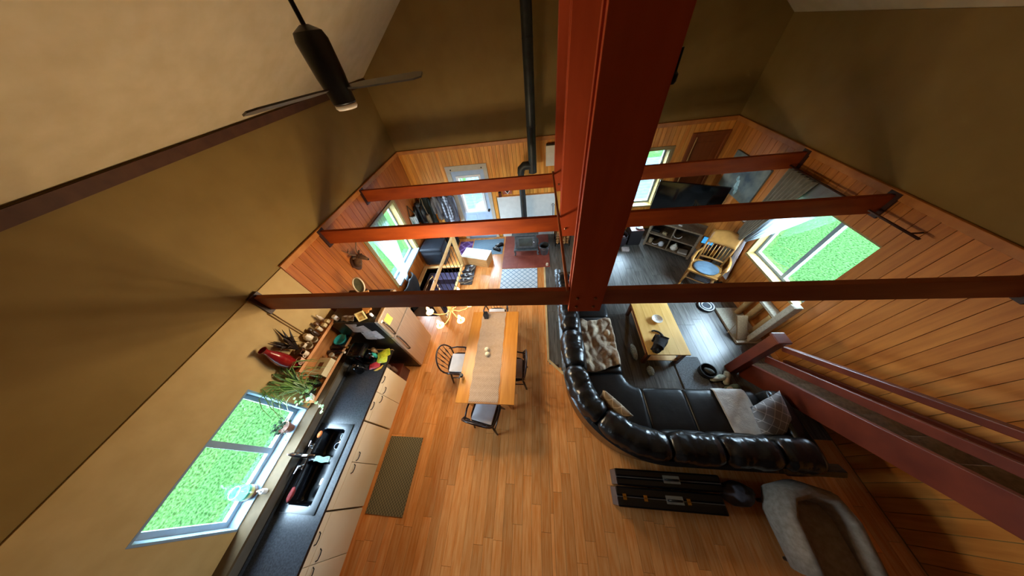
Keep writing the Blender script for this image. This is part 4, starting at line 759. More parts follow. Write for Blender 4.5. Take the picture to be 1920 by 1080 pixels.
coat('grey plaid shirt on the rail, second from the door', -2.55, .17, 1.60, .70, patmat('grey_plaid', '#3c3d46', '#b4b8c2', 'plaid', 11, .9), 4); coat('striped dark coat on the rail, nearest the door', -2.40, .16, 1.60, .74, mat('striped_dark_cloth', '#26242a', '#56525a', rough=.9, scale=10, stretch=(6, 1, .4)), 5)
t = thing('tote_bag', 'tan shoulder bag hanging in front of the dark green coat', 'bag', (-3.22, 5.62, .82)); MB().box(-3.34, 5.58, .82, -3.10, 5.68, 1.12, bev=.025).out('body', mat('tan_canvas', '#8a745a', '#a08a6e', rough=.8, scale=14), t); MB().tube([(-3.31, 5.63, 1.10), (-3.27, 5.66, 1.40), (-3.22, 5.84, 1.63), (-3.17, 5.66, 1.40), (-3.13, 5.63, 1.10)], .012, 6).out('strap', mat('tan_canvas', '#8a745a'), t, smooth=True)
MB().box(-3.33, 5.574, .98, -3.11, 5.58, 1.11, bev=.002).out('flap', mat('pale_tan', '#b09a7c', '#bfa98b', rough=.8), t)
t = thing('striped_bag', 'white and teal striped cloth bag hanging on the window wall near the corner', 'bag', (-3.33, 5.25, .95)); mb = MB(); mb.grid(lambda u, v: (-3.39 + .09 * math.sin(PI * u), 5.12 + .28 * u - .04 * v, 1.38 - .45 * v - .06 * math.sin(PI * u)), 14, 14, .02); mb.out('body', mat('striped_white', '#e2dfe0', '#4c7a74', rough=.85, scale=3, stretch=(1, 9, 1)), t, smooth=True); MB().tube([(-3.38, 5.14, 1.36), (-3.385, 5.26, 1.62), (-3.38, 5.38, 1.36)], .01, 6).out('strap', GRN, t, smooth=True)
coat('black coat hanging on the window wall behind the striped bag', -3.26, .22, 1.55, .80, BLK, 8, .16, 5.52)
# deer head
t = thing('deer_head', 'brown mounted deer head with antlers on the pine wall', 'deer head', (-3.38, 2.92, 1.75)); FUR = mat('deer_brown', '#4a3018', '#634224', rough=.9, scale=20)
mb = MB(); mb.prism([(.11 * math.cos(a) * (1 if math.sin(a) > 0 else .8), .15 * math.sin(a)) for a in [k * PI / 10 for k in range(20)]], 0, .022, Matrix.Translation((XL + .019, 2.90, 1.82)) @ Matrix.Rotation(PI / 2, 4, 'Y') @ rz(PI / 2)); mb.out('shield', mat('dark_walnut', '#3a1e0e', '#4a2814', rough=.4), t)
MB().tube([(-3.375, 2.90, 1.80), (-3.32, 2.91, 1.88), (-3.27, 2.92, 1.96), (-3.22, 2.92, 1.97), (-3.15, 2.915, 1.93), (-3.10, 2.91, 1.90)], [.075, .068, .055, .052, .036, .024], 12).out('head_and_neck', FUR, t, smooth=True)
mb = MB(); mb.ell((-3.095, 2.91, 1.897), (.016, .02, .015), 10, 6); mb.out('nose', BLK, t, smooth=True)
for s in (-1, 1):
    mb = MB(); mb.ell((-3.27, 2.92 + s * .085, 2.0), (.012, .045, .022), 10, 6, Matrix.Rotation(s * .4, 4, 'X')); mb.out('ear', FUR, t, smooth=True)
    mb = MB(); mb.ell((-3.205, 2.92 + s * .046, 1.985), (.01, .008, .01), 8, 6); mb.out('eye', BLKG, t, smooth=True)
    mb = MB(); B = [Vector((-3.26, 2.92 + s * .03, 2.01)), Vector((-3.27, 2.92 + s * .09, 2.09)), Vector((-3.24, 2.92 + s * .14, 2.17)), Vector((-3.18, 2.92 + s * .13, 2.25))]; mb.tube(B, [.012, .011, .009, .004], 6)
    for p, q in ((B[1], (.05, s * .0, .09)), (B[2], (-.04, s * .03, .08)), (B[2], (.07, s * .02, .06))): mb.tube([p, p + Vector(q)], [.008, .003], 6)
    mb.out('antler', mat('antler_brown', '#5a4026', '#7a5a38', rough=.6), t, smooth=True)
# curtain of the window by the stairwell
t = thing('curtain_rod', 'dark curtain rod with finials above the window by the stairwell', 'rod', (-3.33, 4.1, 2.07)); MB().tube([(-3.33, 3.28, 2.09), (-3.33, 4.98, 2.09)], .012, 8).out('pole', mat('dark_bronze', '#3a2018', '#4a2a20', metal=.4, rough=.4), t, smooth=True)
for yy in (3.26, 5.0): mb = MB(); mb.ell((-3.33, yy, 2.09), (.025, .035, .025), 10, 8); mb.out('finial', mat('dark_bronze', '#3a2018'), t, smooth=True)
for yy in (3.34, 4.92): MB().tube([(-3.33, yy, 2.09), (XL + .03, yy, 2.09)], .008, 6).out('bracket', mat('dark_bronze', '#3a2018'), t, smooth=True)
def sheerfn(y0, y1, ty, tz, zt, x0, amp):
    def f(u, v):
        g = v ** 1.25; yt = y0 + (y1 - y0) * u; yb = ty + .10 * (u - .5)
        return (x0 + amp * (1 - .75 * g) * math.sin(u * 60) + .05 * math.sin(PI * v) * 1, yt + (yb - yt) * g, zt + (tz - zt) * v)
    return f
t = thing('sheer_curtain', 'white sheer curtain gathered low across the window by the stairwell', 'curtain', (-3.31, 3.8, .2)); MB().grid(sheerfn(3.46, 4.22, 3.71, .46, 2.085, -3.33, .016), 60, 18).out('drape', SHEER, t, smooth=True)
MB().lathe([(.045, -.02), (.05, 0), (.045, .02)], (-3.275, 3.71, .45), 12).out('tie', CLOTHW, t, smooth=True); MB().grid(lambda u, v: (-3.275 + .05 * math.sin(u * 2 * PI) * (1 + v), 3.71 + .05 * math.cos(u * 2 * PI) * (1 + .6 * v) - .02 * v, .44 - .20 * v), 16, 5).out('tail', CLOTHW, t, smooth=True)
# ------------------------------------------------------------------ wood stove corner
t = thing('hearth_pad', 'brick-red hearth pad under the wood stove', 'hearth', (-.39, 5.1, 0)); HEARTH = mat('hearth_red', '#8a3f30', '#9a4c3c', rough=.55, rnd=.06)
for i in range(3):
    for j in range(3): MB().box(-1.05 + i * .44 + .0015, 4.46 + j * .48 + .0015, .001, -1.05 + (i + 1) * .44 - .0015, 4.46 + (j + 1) * .48 - .0015, .016, bev=.002).out('tile', HEARTH, t)
mb = MB(); mb.box(-1.04, 3.70, .001, -.08, 4.44, .010, bev=.003); tag(mb.out('patterned_rug', patmat('blue_tile_print', '#d9e1e5', '#8ba4b6', 'floral', 6.6, .9)), 'pale blue tile-patterned rug in front of the hearth', 'rug')
hs = thing('heat_shield', 'white heat-shield panel on the wall behind the wood stove', 'panel', (-.35, 5.93, 0)); mbox(MB(), mapB, -1.13, .45, .002, .03, .0, 1.32).out('panel', mat('shield_white', '#d6dad6', '#e0e4e0', rough=.5), hs); mbox(MB(), mapB, -1.14, .46, 0, .045, 1.32, 1.345).out('cap_trim', PTRIM, hs)
t = thing('wood_stove', 'black cast-iron wood stove on curved legs with a glass door', 'stove', (-.38, 5.2, .016)); sx0, sx1, sy0, sy1 = -.70, -.05, 4.98, 5.46
MB().box(sx0 + .03, sy0 + .02, .24, sx1 - .03, sy1 - .02, .70, bev=.02).out('firebox', IRON, t); MB().box(sx0 - .03, sy0 - .03, .701, sx1 + .03, sy1 + .02, .735, bev=.01).out('top_plate', IRON, t); MB().box(sx0 - .01, sy0 - .06, .205, sx1 + .01, sy1, .24, bev=.012).out('ash_lip', IRON, t)
d = slab(MB(), lambda u, w, z: (u, sy0 + .02 - w, z), sx0 + .08, sx1 - .08, .28, .66, 0, .03, [(sx0 + .14, sx1 - .14, .34, .60)]).out('door', IRON, t); MB().box(sx0 + .14, sy0 + .005, .34, sx1 - .14, sy0 + .012, .60).out('door_glass', mat('sooty_glass', '#3f4642', '#545c56', rough=.12), d); MB().tube([(sx1 - .10, sy0 - .01, .42), (sx1 - .10, sy0 - .045, .44), (sx1 - .10, sy0 - .045, .52)], .01, 6).out('handle', CHROME, d, smooth=True)
for xx in (sx0 + .02, sx1 - .02):
    s = -1 if xx < -.4 else 1
    for yy in (sy0 + .02, sy1 - .06): MB().tube([(xx, yy, .22), (xx + s * .02, yy - .02, .16), (xx + s * .005, yy - .03, .07), (xx + s * .03, yy - .05, .034)], [.04, .032, .018, .026], 8).out('leg', IRON, t, smooth=True)
t = thing('stove_pipe', 'dark grey stove pipe with an offset elbow rising to the roof', 'pipe', (-.3, 5.5, .74)); zr = RZ - (RX + .12) * (RZ - EAVE) / (RX - XL)
MB().tube([(-.385, 5.36, .736), (-.385, 5.45, 1.5), (-.385, 5.45, 2.12)], .075, 16).out('lower_pipe', PIPE, t, smooth=50); MB().tube([(-.385, 5.45, 2.10), (-.37, 5.45, 2.20), (-.30, 5.45, 2.26), (-.20, 5.45, 2.26), (-.12, 5.45, 2.26)], [.085, .088, .09, .088, .085], 16).out('elbow', PIPE, t, smooth=50); MB().tube([(-.11, 5.45, 2.10), (-.11, 5.45, zr + .1)], .092, 18).out('upper_pipe', PIPE, t, smooth=50)
for zz in (3.0, 4.2): MB().lathe([(.094, 0), (.097, .01), (.094, .02)], (-.11, 5.45, zz), 18).out('joint_band', PIPE, t, smooth=40)
t = thing('ash_bucket', 'grey metal ash bucket beside the wood stove', 'bucket', (.13, 5.02, .016)); MB().lathe([(.10, 0), (.105, .01), (.135, .28), (.145, .285), (.145, .295), (.13, .29), (.098, .02), (.02, .018)], (.13, 5.02, .017), 20).out('pail', mat('galvanised', '#5c6468', '#737b80', metal=.7, rough=.35), t, smooth=50); MB().tube([(.13 - .14, 5.02, .30)] + [(.13 - .14 * math.cos(a), 5.02 - .15 * math.sin(a), .30 - .05 * math.sin(a)) for a in [k * PI / 8 for k in range(1, 8)]] + [(.27, 5.02, .30)], .005, 5).out('bail', CHROME, t, smooth=True); MB().lathe([(.11, .10), (.02, .12)], (.13, 5.02, .017), 14).out('kindling', mat('kindling', '#4a3018', '#7a5a38', rough=.9, scale=30), t)
cyl_thing('candle', 'small cream candle on the near right corner of the hearth', 'candle', (.19, 4.52, .017), [(.03, 0), (.034, .01), (.03, .07), (.01, .075)], CW)
t = thing('firewood_rack', 'black log rack holding firewood right of the stove', 'rack', (.66, 5.5, 0))
for xx in (.46, .86): MB().tube([(xx, 5.32, .0), (xx, 5.32, .48), (xx, 5.68, .48), (xx, 5.68, 0)], .012, 6).out('frame', BLKM, t, smooth=True)
MB().box(.46, 5.34, .05, .86, 5.66, .065).out('base', BLKM, t)
R = random.Random(2); kk = 0
for j in range(5):
    for i in range(4):
        kk += 1; c = (.515 + i * .095, 0, .11 + j * .088); mb = MB(); n = R.choice((3, 5, 6)); rad = .043; a0 = R.random() * 6
        mb.rings([[(c[0] + rad * math.cos(a0 + b * 2 * PI / n) * 1.02, yy, c[2] + rad * math.sin(a0 + b * 2 * PI / n)) for b in range(n)] for yy in (5.31 + R.random() * .03, 5.68)])
        tag(mb.out('log', mat('split_log', '#8a5a30', '#c8965c', rough=.9, scale=8, rnd=.25)), 'split firewood log, %s row of the rack, %s' % (('bottom', 'second', 'middle', 'fourth', 'top')[j], ('nearest the stove', 'second from the stove', 'third from the stove', 'farthest from the stove')[i]), 'log', 'firewood logs')
t = thing('fire_poker', 'black fire poker leaning on the white shield at its right end', 'poker', (.40, 5.86, 0)); MB().tube([(.40, 5.80, .016), (.40, 5.895, .95)], .008, 6).out('shaft', BLKM, t, smooth=True); MB().tube([(.40, 5.896, .95), (.43, 5.89, 1.0), (.40, 5.885, 1.05), (.37, 5.89, 1.0)], .008, 6, closed=True).out('loop', BLKM, t, smooth=True)
t = thing('wall_plaque', 'red-brown wall plaque with a white-edged dark diamond above the shield', 'plaque', (-.83, 5.92, 1.4)); mbox(MB(), mapB, -.95, -.70, .019, .04, 1.39, 1.60, .004).out('board', mat('red_plaque', '#9c4a34', '#b86a50', rough=.5), t)
for s, w, m in ((1, .043, WHITEP), (.72, .047, BLK)): MB().prism([(.0, .10 * s), (.075 * s, 0), (0, -.10 * s), (-.075 * s, 0)], 0, .006, Matrix.Translation((-.82, YB - w, 1.495)) @ Matrix.Rotation(PI / 2, 4, 'X')).out('diamond', m, t)
t = thing('small_lantern', 'little dark lantern standing on the trim left of the plaque', 'lantern', (-1.03, 5.88, 1.346)); MB().box(-1.07, 5.865, 1.346, -.99, 5.935 - .01, 1.36).out('base', BLKM, t); MB().prism([(-.035, -.03), (.035, -.03), (.035, .03), (-.035, .03)], 0, .11, Matrix.Translation((-1.03, 5.895, 1.361))).out('body', mat('dark_red_tin', '#4a1612', '#5c201a', rough=.4), t); MB().lathe([(.045, .11), (.01, .15)], (-1.03, 5.893, 1.361), 4).out('cap', BLKM, t)
t = thing('wall_heater_box', 'white wall box with a dark grille top left of the dark king post', 'box', (.36, 5.9, 2.05)); mbox(MB(), mapB, .20, .56, .019, .14, 2.06, 2.50, .01).out('case', mat('case_white', '#e2dccb', '#ece6d6', rough=.4), t); mbox(MB(), mapB, .21, .55, .03, .13, 2.5, 2.515).out('grille', BLK, t)
for k in range(6): mbox(MB(), mapB, .22 + k * .055, .25 + k * .055, .035, .125, 2.515, 2.52).out('slat', BLKM, t)
# ------------------------------------------------------------------ sofa
LA = 1.22 * PI / 2
def SP(s, off):
    if s < 2.2: return (.30 + off, 3.65 - s)
    if s < 2.2 + LA: a = (s - 2.2) / 1.22; return (1.52 - (1.22 - off) * math.cos(a), 1.45 - (1.22 - off) * math.sin(a))
    return (1.52 + s - 2.2 - LA, .23 + off)
SEND = 2.2 + LA + 1.8
sofa = thing('sectional_sofa', 'big black leather sectional sofa curving round the corner of the lounge', 'sofa', (.9, 1.5, 0))
def sweep(mb, s0, s1, prof, n, pinch=0, nz=0, seed=0, sc=6, pw=.35):
    R = []
    for i in range(n + 1):
        t_ = i / n; s = s0 + (s1 - s0) * t_; e = 1.0
        if pinch: e = 1 - pinch * (1 - min(1, (min(t_, 1 - t_) * 2 / pw)) ** .5 if min(t_, 1 - t_) * 2 < pw else 0)
        cx = sum(p[0] for p in prof) / len(prof); cz = sum(p[1] for p in prof) / len(prof); ring = []
        for p in prof:
            o = cx + (p[0] - cx) * e; z = cz + (p[1] - cz) * e; x, y = SP(s, o); q = Vector((x, y, z))
            if nz:
                k = 1 + nz * (wob((s * sc, o * 5, z * 5), 1, seed) + .5 * wob((s * sc * 2.7, o * 11, z * 11), 1, seed))
                x, y = SP(s, cx + (o - cx) * k); q = Vector((x, y, cz + (z - cz) * k))
            ring.append(q)
        R.append(ring)
    return mb.rings(R)
def sup(cx, cz, a, b, n=16, p=.75):
    return [(cx + a * math.copysign(abs(math.cos(t)) ** p, math.cos(t)), cz + b * math.copysign(abs(math.sin(t)) ** p, math.sin(t))) for t in [2 * PI * k / n for k in range(n)]]
sweep(MB(), .02, SEND, [(.12, .03), (.98, .03), (.98, .26), (.10, .26)], 60).out('base', LEATS, sofa, smooth=30)
sweep(MB(), .02, SEND, [(.10, .04), (.16, .04), (.14, .72), (.06, .76), (.015, .72)], 60).out('back_shell', LEATH, sofa, smooth=40)
BS = [.22, .85, 1.60, 2.235, 3.14, 4.12, 4.70, 5.3, SEND - .22]
for k, (a, b) in enumerate(zip(BS, BS[1:])):
    sweep(MB(), a + .004, b - .004, sup(.205, .72, .175, .20, 20), 36, .30, .15 if k < 4 else .11, k + 1, sc=6).out('back_cushion', LEATH, sofa, smooth=True)
for k, (a, b) in enumerate(zip([.22, .85, 1.60, 2.235, 3.14, 4.12, 4.70, 5.3], [.85, 1.60, 2.235, 3.14, 4.12, 4.70, 5.3, SEND - .22])):
    sweep(MB(), a + .006, b - .006, sup(.33, .55, .10, .15, 12), 14, .2, .06, k + 20).out('lumbar_cushion', LEATS, sofa, smooth=True)
SS = [.22, 1.10, 2.20, 2.2 + LA, 2.2 + LA + .60, 2.2 + LA + 1.19, SEND - .22]
for k, (a, b) in enumerate(zip(SS, SS[1:])):
    sweep(MB(), a + .006, b - .006, sup(.69, .36, .335, .105, 18, .45), 20, .05, .025, k + 40, pw=.2).out('seat_cushion', LEATS, sofa, smooth=True)
for a, b in ((.0, .215), (SEND - .215, SEND)):
    sweep(MB(), a, b, sup(.51, .36, .48, .30, 18, .35), 10, .12, .03, 60).out('armrest', LEATH, sofa, smooth=True)
for s in (.1, 1.6, 2.9, 4.1, 5.2):
    for o in (.25, .9):
        x, y = SP(s, o); MB().lathe([(.025, 0), (.03, .03)], (x, y, 0), 8).out('foot', BLK, sofa)
# blanket, cushions, towel
FURB = mat('brown_fur', '#8c735a', '#e0ccab', rough=.95, scale=6, bump=.5, bscale=40, sheen=.3, detail=6)
def blanketf(u, v):
    x = .73 + .66 * u; y = 2.46 - (1.0 - .10 * u) * v - .03 * math.sin(u * 6); fx = max(0, x - 1.30)
    z = .475 + .05 * abs(wob((u * 3.2 + v * 1.5, v * 4 - u, 0), 1, 3)) ** .7 * 2 + .03 * wob((u * 9, v * 9, 0), 1, 4) + .05 * max(0, wob((u * 4 - v * 3, v * 2, 0), 1.3, 9))
    if fx > 0: z -= fx * 2.2; x = 1.30 + fx * .35
    return (x - .03 * v * u, y, z + .012)
t = MB(); t.grid(blanketf, 40, 46, .012); tag(t.out('throw_blanket', FURB, smooth=True), 'crumpled brown furry throw blanket on the left seat of the sofa', 'blanket')
def cushion(name, lab, c, s, thick, m, R, seed):
    mb = MB()
    def f(sg):
        def g(u, v):
            a, b = 2 * u - 1, 2 * v - 1; e = (1 - a * a) ** .5 * (1 - b * b) ** .5 if abs(a) < 1 and abs(b) < 1 else 0
            k = 1 - .09 * (1 - abs(a) ** 2) * abs(b) - .0; k2 = 1 - .09 * (1 - abs(b) ** 2) * abs(a)
            p = Vector((a * s[0] / 2 * k2, b * s[1] / 2 * k, sg * thick / 2 * e ** .8 * (1 + .1 * wob((a * 2, b * 2, sg), 1, seed)))); return p
        return g
    mb.grid(f(1), 14, 14, uv=False); mb.grid(f(-1), 14, 14, uv=False); bmesh.ops.remove_doubles(mb.bm, verts=mb.bm.verts, dist=1e-5)
    bmesh.ops.recalc_face_normals(mb.bm, faces=mb.bm.faces); me = bpy.data.meshes.new(name); mb.bm.to_mesh(me); mb.bm.free(); me.materials.append(m)
    for p in me.polygons: p.use_smooth = True
    o = bpy.data.objects.new(name, me); COL.objects.link(o); o.matrix_world = Matrix.Translation(c) @ R; return tag(o, lab, 'cushion')
cushion('throw_cushion', 'tan lattice-patterned cushion leaning in the curve of the sofa', (.965, .865, .67), (.46, .44), .15, patmat('tan_lattice', '#8f7a60', '#cdb99c', 'diamond', 7.5, .9, .05), rz(math.radians(-46)) @ Matrix.Rotation(math.radians(74), 4, 'X'), 1)
cushion('throw_cushion', 'grey and white diamond-patterned cushion at the right end of the sofa', (2.98, .84, .66), (.52, .52), .17, patmat('grey_lattice', '#84868a', '#cfd2d6', 'diamond', 7, .9, .045), rz(math.radians(25)) @ Matrix.Rotation(math.radians(38), 4, 'X'), 2)
mb = MB(); mb.grid(lambda u, v: (2.53 + .42 * u + .02 * v, 1.25 - .64 * v, .478 - .10 * max(0, (.06 - v)) * 6 + .010 * wob((u * 4, v * 6, 0), 1, 2)), 18, 22, .012)
tag(mb.out('towel', mat('pale_grey_towel', '#ccccc8', '#e0e0da', rough=.95, scale=14, bump=.3, bscale=50), smooth=True), 'pale grey towel spread over a sofa seat', 'towel')
# instrument cases behind the sofa
def case(lab, y0, y1, x0, x1, latches, seed):
    t = thing('instrument_case', lab, 'case', ((x0 + x1) / 2, (y0 + y1) / 2, 0)); ym = (y0 + y1) / 2
    MB().box(x0, y0, .0, x1, ym - .003, .345, bev=.018).out('front_shell', BLKG, t); MB().box(x0, ym + .003, .0, x1, y1, .345, bev=.018).out('back_shell', BLKG, t)
    MB().box(x0 + .01, ym - .004, .005, x1 - .01, ym + .004, .348).out('valance', mat('dull_alu', '#6a6d70', '#7c8084', metal=.8, rough=.4), t)
    for lx in latches:
        l = MB().box(lx - .022, ym - .03, .346, lx + .022, ym + .03, .352, bev=.002).out('latch', BRASS, t); MB().tube([(lx - .012, ym, .356), (lx + .012, ym, .356)], .006, 6).out('latch_roll', BRASS, l)
    hx = x0 + .68; MB().box(hx - .1, ym - .035, .346, hx + .1, ym + .045, .350).out('handle_sheen', mat('pale_sheen', '#8b9499', '#a3abb0', metal=.7, rough=.25), t); MB().tube([(hx - .075, ym - .0, .35), (hx - .07, ym + .0, .385), (hx, ym, .392), (hx + .07, ym, .385), (hx + .075, ym, .35)], .011, 8).out('handle', BLK, t, smooth=True)  # pale slip stands in for the white sheen around the handle
    for xx in (x0 - .002, x1 - .012): MB().box(xx, y0 + .01, .02, xx + .014, y1 - .01, .33, bev=.004).out('end_cap', mat('dull_alu', '#6a6d70'), t)
case('glossy black instrument case directly behind the sofa back', .04, .215, .93, 2.2, (), 1); case('glossy black instrument case with brass latches, farther from the sofa', -.17, .03, .90, 2.15, (.99, 1.24, 1.74), 2)
mb = MB(); mb.ell((2.42, .05, .17), (.19, .13, .17), 16, 10, nz=.25, seed=4); tag(mb.out('soft_bag', mat('grey_fabric_bag', '#2c2a2e', '#6e686e', rough=.9, scale=5), smooth=True), 'slumped dark grey fabric bag between the cases and the beige chair', 'bag')
t = thing('tub_chair', 'beige upholstered chair with a rounded back behind the sofa', 'chair', (2.95, -.22, 0)); BEI = mat('beige_upholstery', '#8a7a66', '#a39280', rough=.95, scale=20, bump=.3)
MB().tube([(2.68, -.55, .36), (2.66, -.1, .40), (2.74, .08, .42), (2.95, .13, .43), (3.16, .08, .42), (3.24, -.1, .40), (3.22, -.55, .36)], [.075, .085, .09, .09, .09, .085, .075], 12, flat=2.6).out('backrest', BEI, t, smooth=True); MB().box(2.70, -.58, .12, 3.20, .04, .42, bev=.05).out('seat', BEI, t)
for xx in (2.74, 3.16):
    for yy in (-.5, .0): MB().tube([(xx, yy, .13), (xx, yy, 0)], [.025, .018], 8).out('leg', CHAIRW, t)
# ------------------------------------------------------------------ coffee table, cat
t = thing('coffee_table', 'pale pine coffee table with a lower shelf in front of the sofa', 'table', (2.145, 2.38, 0)); KX0, KX1, KY0, KY1 = 1.81, 2.48, 1.79, 2.97
for k in range(4):
    a = KX0 + k * (KX1 - KX0) / 4; MB().box(a + .0006, KY0, .42, a + (KX1 - KX0) / 4 - .0006, KY1, .45, bev=.002).out('top_board', mat('pale_pine_plank', '#d8a44a', '#e8bb68', rough=.5, scale=2, stretch=(8, 1, 1), rnd=.06), t)
RS = mat('shaded_red_side', '#6a3418', '#7e4222', rough=.4, scale=3, stretch=(6, 1, 6))  # dark red-brown sides and legs, shade under the top put into the colour
mb = MB(); mb.box(KX0 + .02, KY0 + .03, .33, KX0 + .04, KY1 - .03, .419); mb.box(KX1 - .04, KY0 + .03, .33, KX1 - .02, KY1 - .03, .419); mb.out('side_apron', RS, t)
for xx in (KX0 + .05, KX1 - .05):
    for yy in (KY0 + .06, KY1 - .06): MB().box(xx - .03, yy - .03, 0, xx + .03, yy + .03, .419, bev=.004).out('leg', RS, t)
MB().box(KX0 + .08, KY0 + .03, .13, KX1 - .08, KY1 - .03, .15, bev=.003).out('lower_shelf', PINET, t)
cyl_thing('glass_dish', 'clear cut-glass dish on the pine coffee table', 'dish', (2.155, 2.48, .451), [(.05, 0), (.085, .04), (.095, .045), (.09, .05), (.075, .04), (.02, .012)], mat('cut_glass', '#d8d4c8', '#f0ece2', rough=.1, scale=60, bump=.5), 20)
cat = thing('cat', 'black cat crouching on the near corner of the pine coffee table, tail curled', 'cat', (2.0, 1.93, .451)); CATM = mat('black_fur', '#0b0908', '#14100d', rough=.85, scale=30, bump=.3)
bmc = bmesh.new(); me = bpy.data.meshes.new('body')
J = {'hip': (2.06, 2.03, .545, .085), 'mid': (2.02, 1.95, .56, .09), 'sh': (1.96, 1.88, .55, .075), 'nk': (1.92, 1.845, .545, .052), 'hd': (1.885, 1.815, .545, .058), 'mz': (1.855, 1.79, .525, .03),
     't1': (2.11, 2.08, .51, .024), 't2': (2.135, 2.15, .475, .02), 't3': (2.10, 2.215, .47, .018), 't4': (2.03, 2.245, .47, .016), 't5': (1.98, 2.23, .47, .011),
     'fl1': (1.925, 1.93, .50, .034), 'fl2': (1.90, 1.90, .465, .02), 'fl3': (1.865, 1.875, .464, .018), 'fr1': (1.99, 1.845, .50, .034), 'fr2': (1.965, 1.825, .465, .02), 'fr3': (1.93, 1.81, .464, .018),
     'hl1': (2.02, 2.09, .51, .05), 'hl2': (1.97, 2.06, .465, .024), 'hl3': (1.93, 2.03, .464, .018), 'hr1': (2.11, 1.98, .51, .05), 'hr2': (2.075, 1.92, .465, .024), 'hr3': (2.04, 1.885, .464, .018)}
E_ = [('mid', 'hip'), ('mid', 'sh'), ('sh', 'nk'), ('nk', 'hd'), ('hd', 'mz'), ('hip', 't1'), ('t1', 't2'), ('t2', 't3'), ('t3', 't4'), ('t4', 't5'), ('sh', 'fl1'), ('fl1', 'fl2'), ('fl2', 'fl3'), ('sh', 'fr1'), ('fr1', 'fr2'), ('fr2', 'fr3'), ('hip', 'hl1'), ('hl1', 'hl2'), ('hl2', 'hl3'), ('hip', 'hr1'), ('hr1', 'hr2'), ('hr2', 'hr3')]
ks = list(J); me.from_pydata([Vector(J[k][:3]) - Vector((2.0, 1.93, .451)) for k in ks], [(ks.index(a), ks.index(b)) for a, b in E_], [])
o = bpy.data.objects.new('body', me); COL.objects.link(o); o.parent = cat; md = o.modifiers.new('skin', 'SKIN'); md.use_smooth_shade = True
for i, k in enumerate(ks): me.skin_vertices[0].data[i].radius = (J[k][3], J[k][3])
me.skin_vertices[0].data[ks.index('mid')].use_root = True; sb = o.modifiers.new('sub', 'SUBSURF'); sb.levels = 2; sb.render_levels = 2; me.materials.append(CATM); ROOTM['body'] = ROOTM[cat.name]
for s in (-1, 1):
    p = Vector((1.89 - s * .026 * .65, 1.81 + s * .026, .59)); mb = MB(); mb.rings([[p + Vector((.022 * math.cos(b), .022 * math.sin(b), -.012)) for b in [k * PI / 3 for k in range(6)]], [p + Vector((.002 * math.cos(b) - .004, .002 * math.sin(b), .034)) for b in [k * PI / 3 for k in range(6)]]]); mb.out('ear', CATM, cat)
    mb = MB(); mb.ell((1.845 - s * .014, 1.80 + s * .022 - .012, .556), (.008, .008, .008), 8, 6); mb.out('eye', mat('cat_eye', '#a8a030', rough=.1), cat, smooth=True)
for c, l in (((1.93, 2.02), 'pale fluffy slipper on the floor beside the coffee table'), ((1.86, 1.70), 'pale fluffy slipper on the floor by the near table leg')):
    pass
mb = MB(); mb.ell((1.74, 2.02, .055), (.055, .17, .054), 14, 10, nz=.15, seed=2, f=5); tag(mb.out('plush_slipper', mat('pale_fluff', '#8f9a8e', '#c9d0c2', rough=.95, scale=40, bump=.6), smooth=True), 'pale fluffy slipper lying along the left side of the coffee table', 'slipper')
mb = MB(); mb.ell((1.93, 1.66, .05), (.06, .09, .049), 14, 10, nz=.15, seed=3, f=5); tag(mb.out('plush_slipper', mat('pale_fluff', '#8f9a8e'), smooth=True), 'pale fluffy slipper lying off the near end of the coffee table', 'slipper')
mb = MB(); mb.box(2.40, 1.22, .001, 2.84, 1.95, .022, bev=.006); tag(mb.out('shag_rug', mat('grey_shag', '#5e6264', '#82878a', rough=.98, scale=50, bump=.8, bscale=120)), 'small grey shaggy rug between coffee table and sofa', 'rug')
t = thing('shoe_basket', 'round black basket with shoes on the floor by the foot of the stairs', 'basket', (2.89, 1.63, 0)); MB().lathe([(.10, 0), (.12, .03), (.125, .14), (.115, .14), (.105, .04), (.02, .02)], (2.84, 1.66, .001), 20).out('bowl', mat('black_wicker', '#101010', '#1c1c1b', rough=.7, scale=40, bump=.5), t, smooth=50)
mb = MB(); mb.ell((2.86, 1.655, .105), (.08, .045, .05), 12, 8, rz(-.6).to_3x3()); tag(mb.out('grey_slipper', mat('dim_grey_felt', '#4a4c48', '#5e605c', rough=.95), smooth=True), 'dark grey slipper lying in the round black basket', 'slipper')
KN = mat('knit_pale', '#a8a890', '#d8d6c0', rough=.95, scale=26, bump=.4); GK = mat('sage_felt', '#5a6650', '#7c8668', rough=.95, scale=18)
for k, (c, a, m, l) in enumerate((((2.99, 1.56, .001), 10, KN, 'pale patterned slipper on the floor nearest the black basket'), ((3.125, 1.57, .001), 62, KN, 'pale patterned slipper standing against the red newel post'), ((3.13, 1.40, .001), 15, GK, 'sage green slipper at the foot of the stairs nearest the sofa'))):
    t = thing('slipper', l, 'slipper', c, math.radians(a)); mb = MB(); mb.rings([[(x * .26, math.cos(b) * .05 * w, .012 + max(0, .5 + .5 * math.sin(b)) * h) for b in [2 * PI * q / 12 for q in range(12)]] for x, w, h in ((-.5, .5, .04), (-.4, .9, .05), (-.1, .95, .055), (.2, 1.05, .085), (.4, .8, .07), (.5, .3, .03))]); mb.out('upper', m, t, smooth=True, local=True); mb = MB(); mb.ell((-.06, 0, .066), (.055, .03, .012), 10, 6); mb.out('lining', mat('fleece', '#c9b898', '#d8c8aa', rough=.95), t, smooth=True, local=True); MB().box(-.13, -.048, 0, .12, .048, .012, bev=.004).out('sole', BLK, t, local=True)
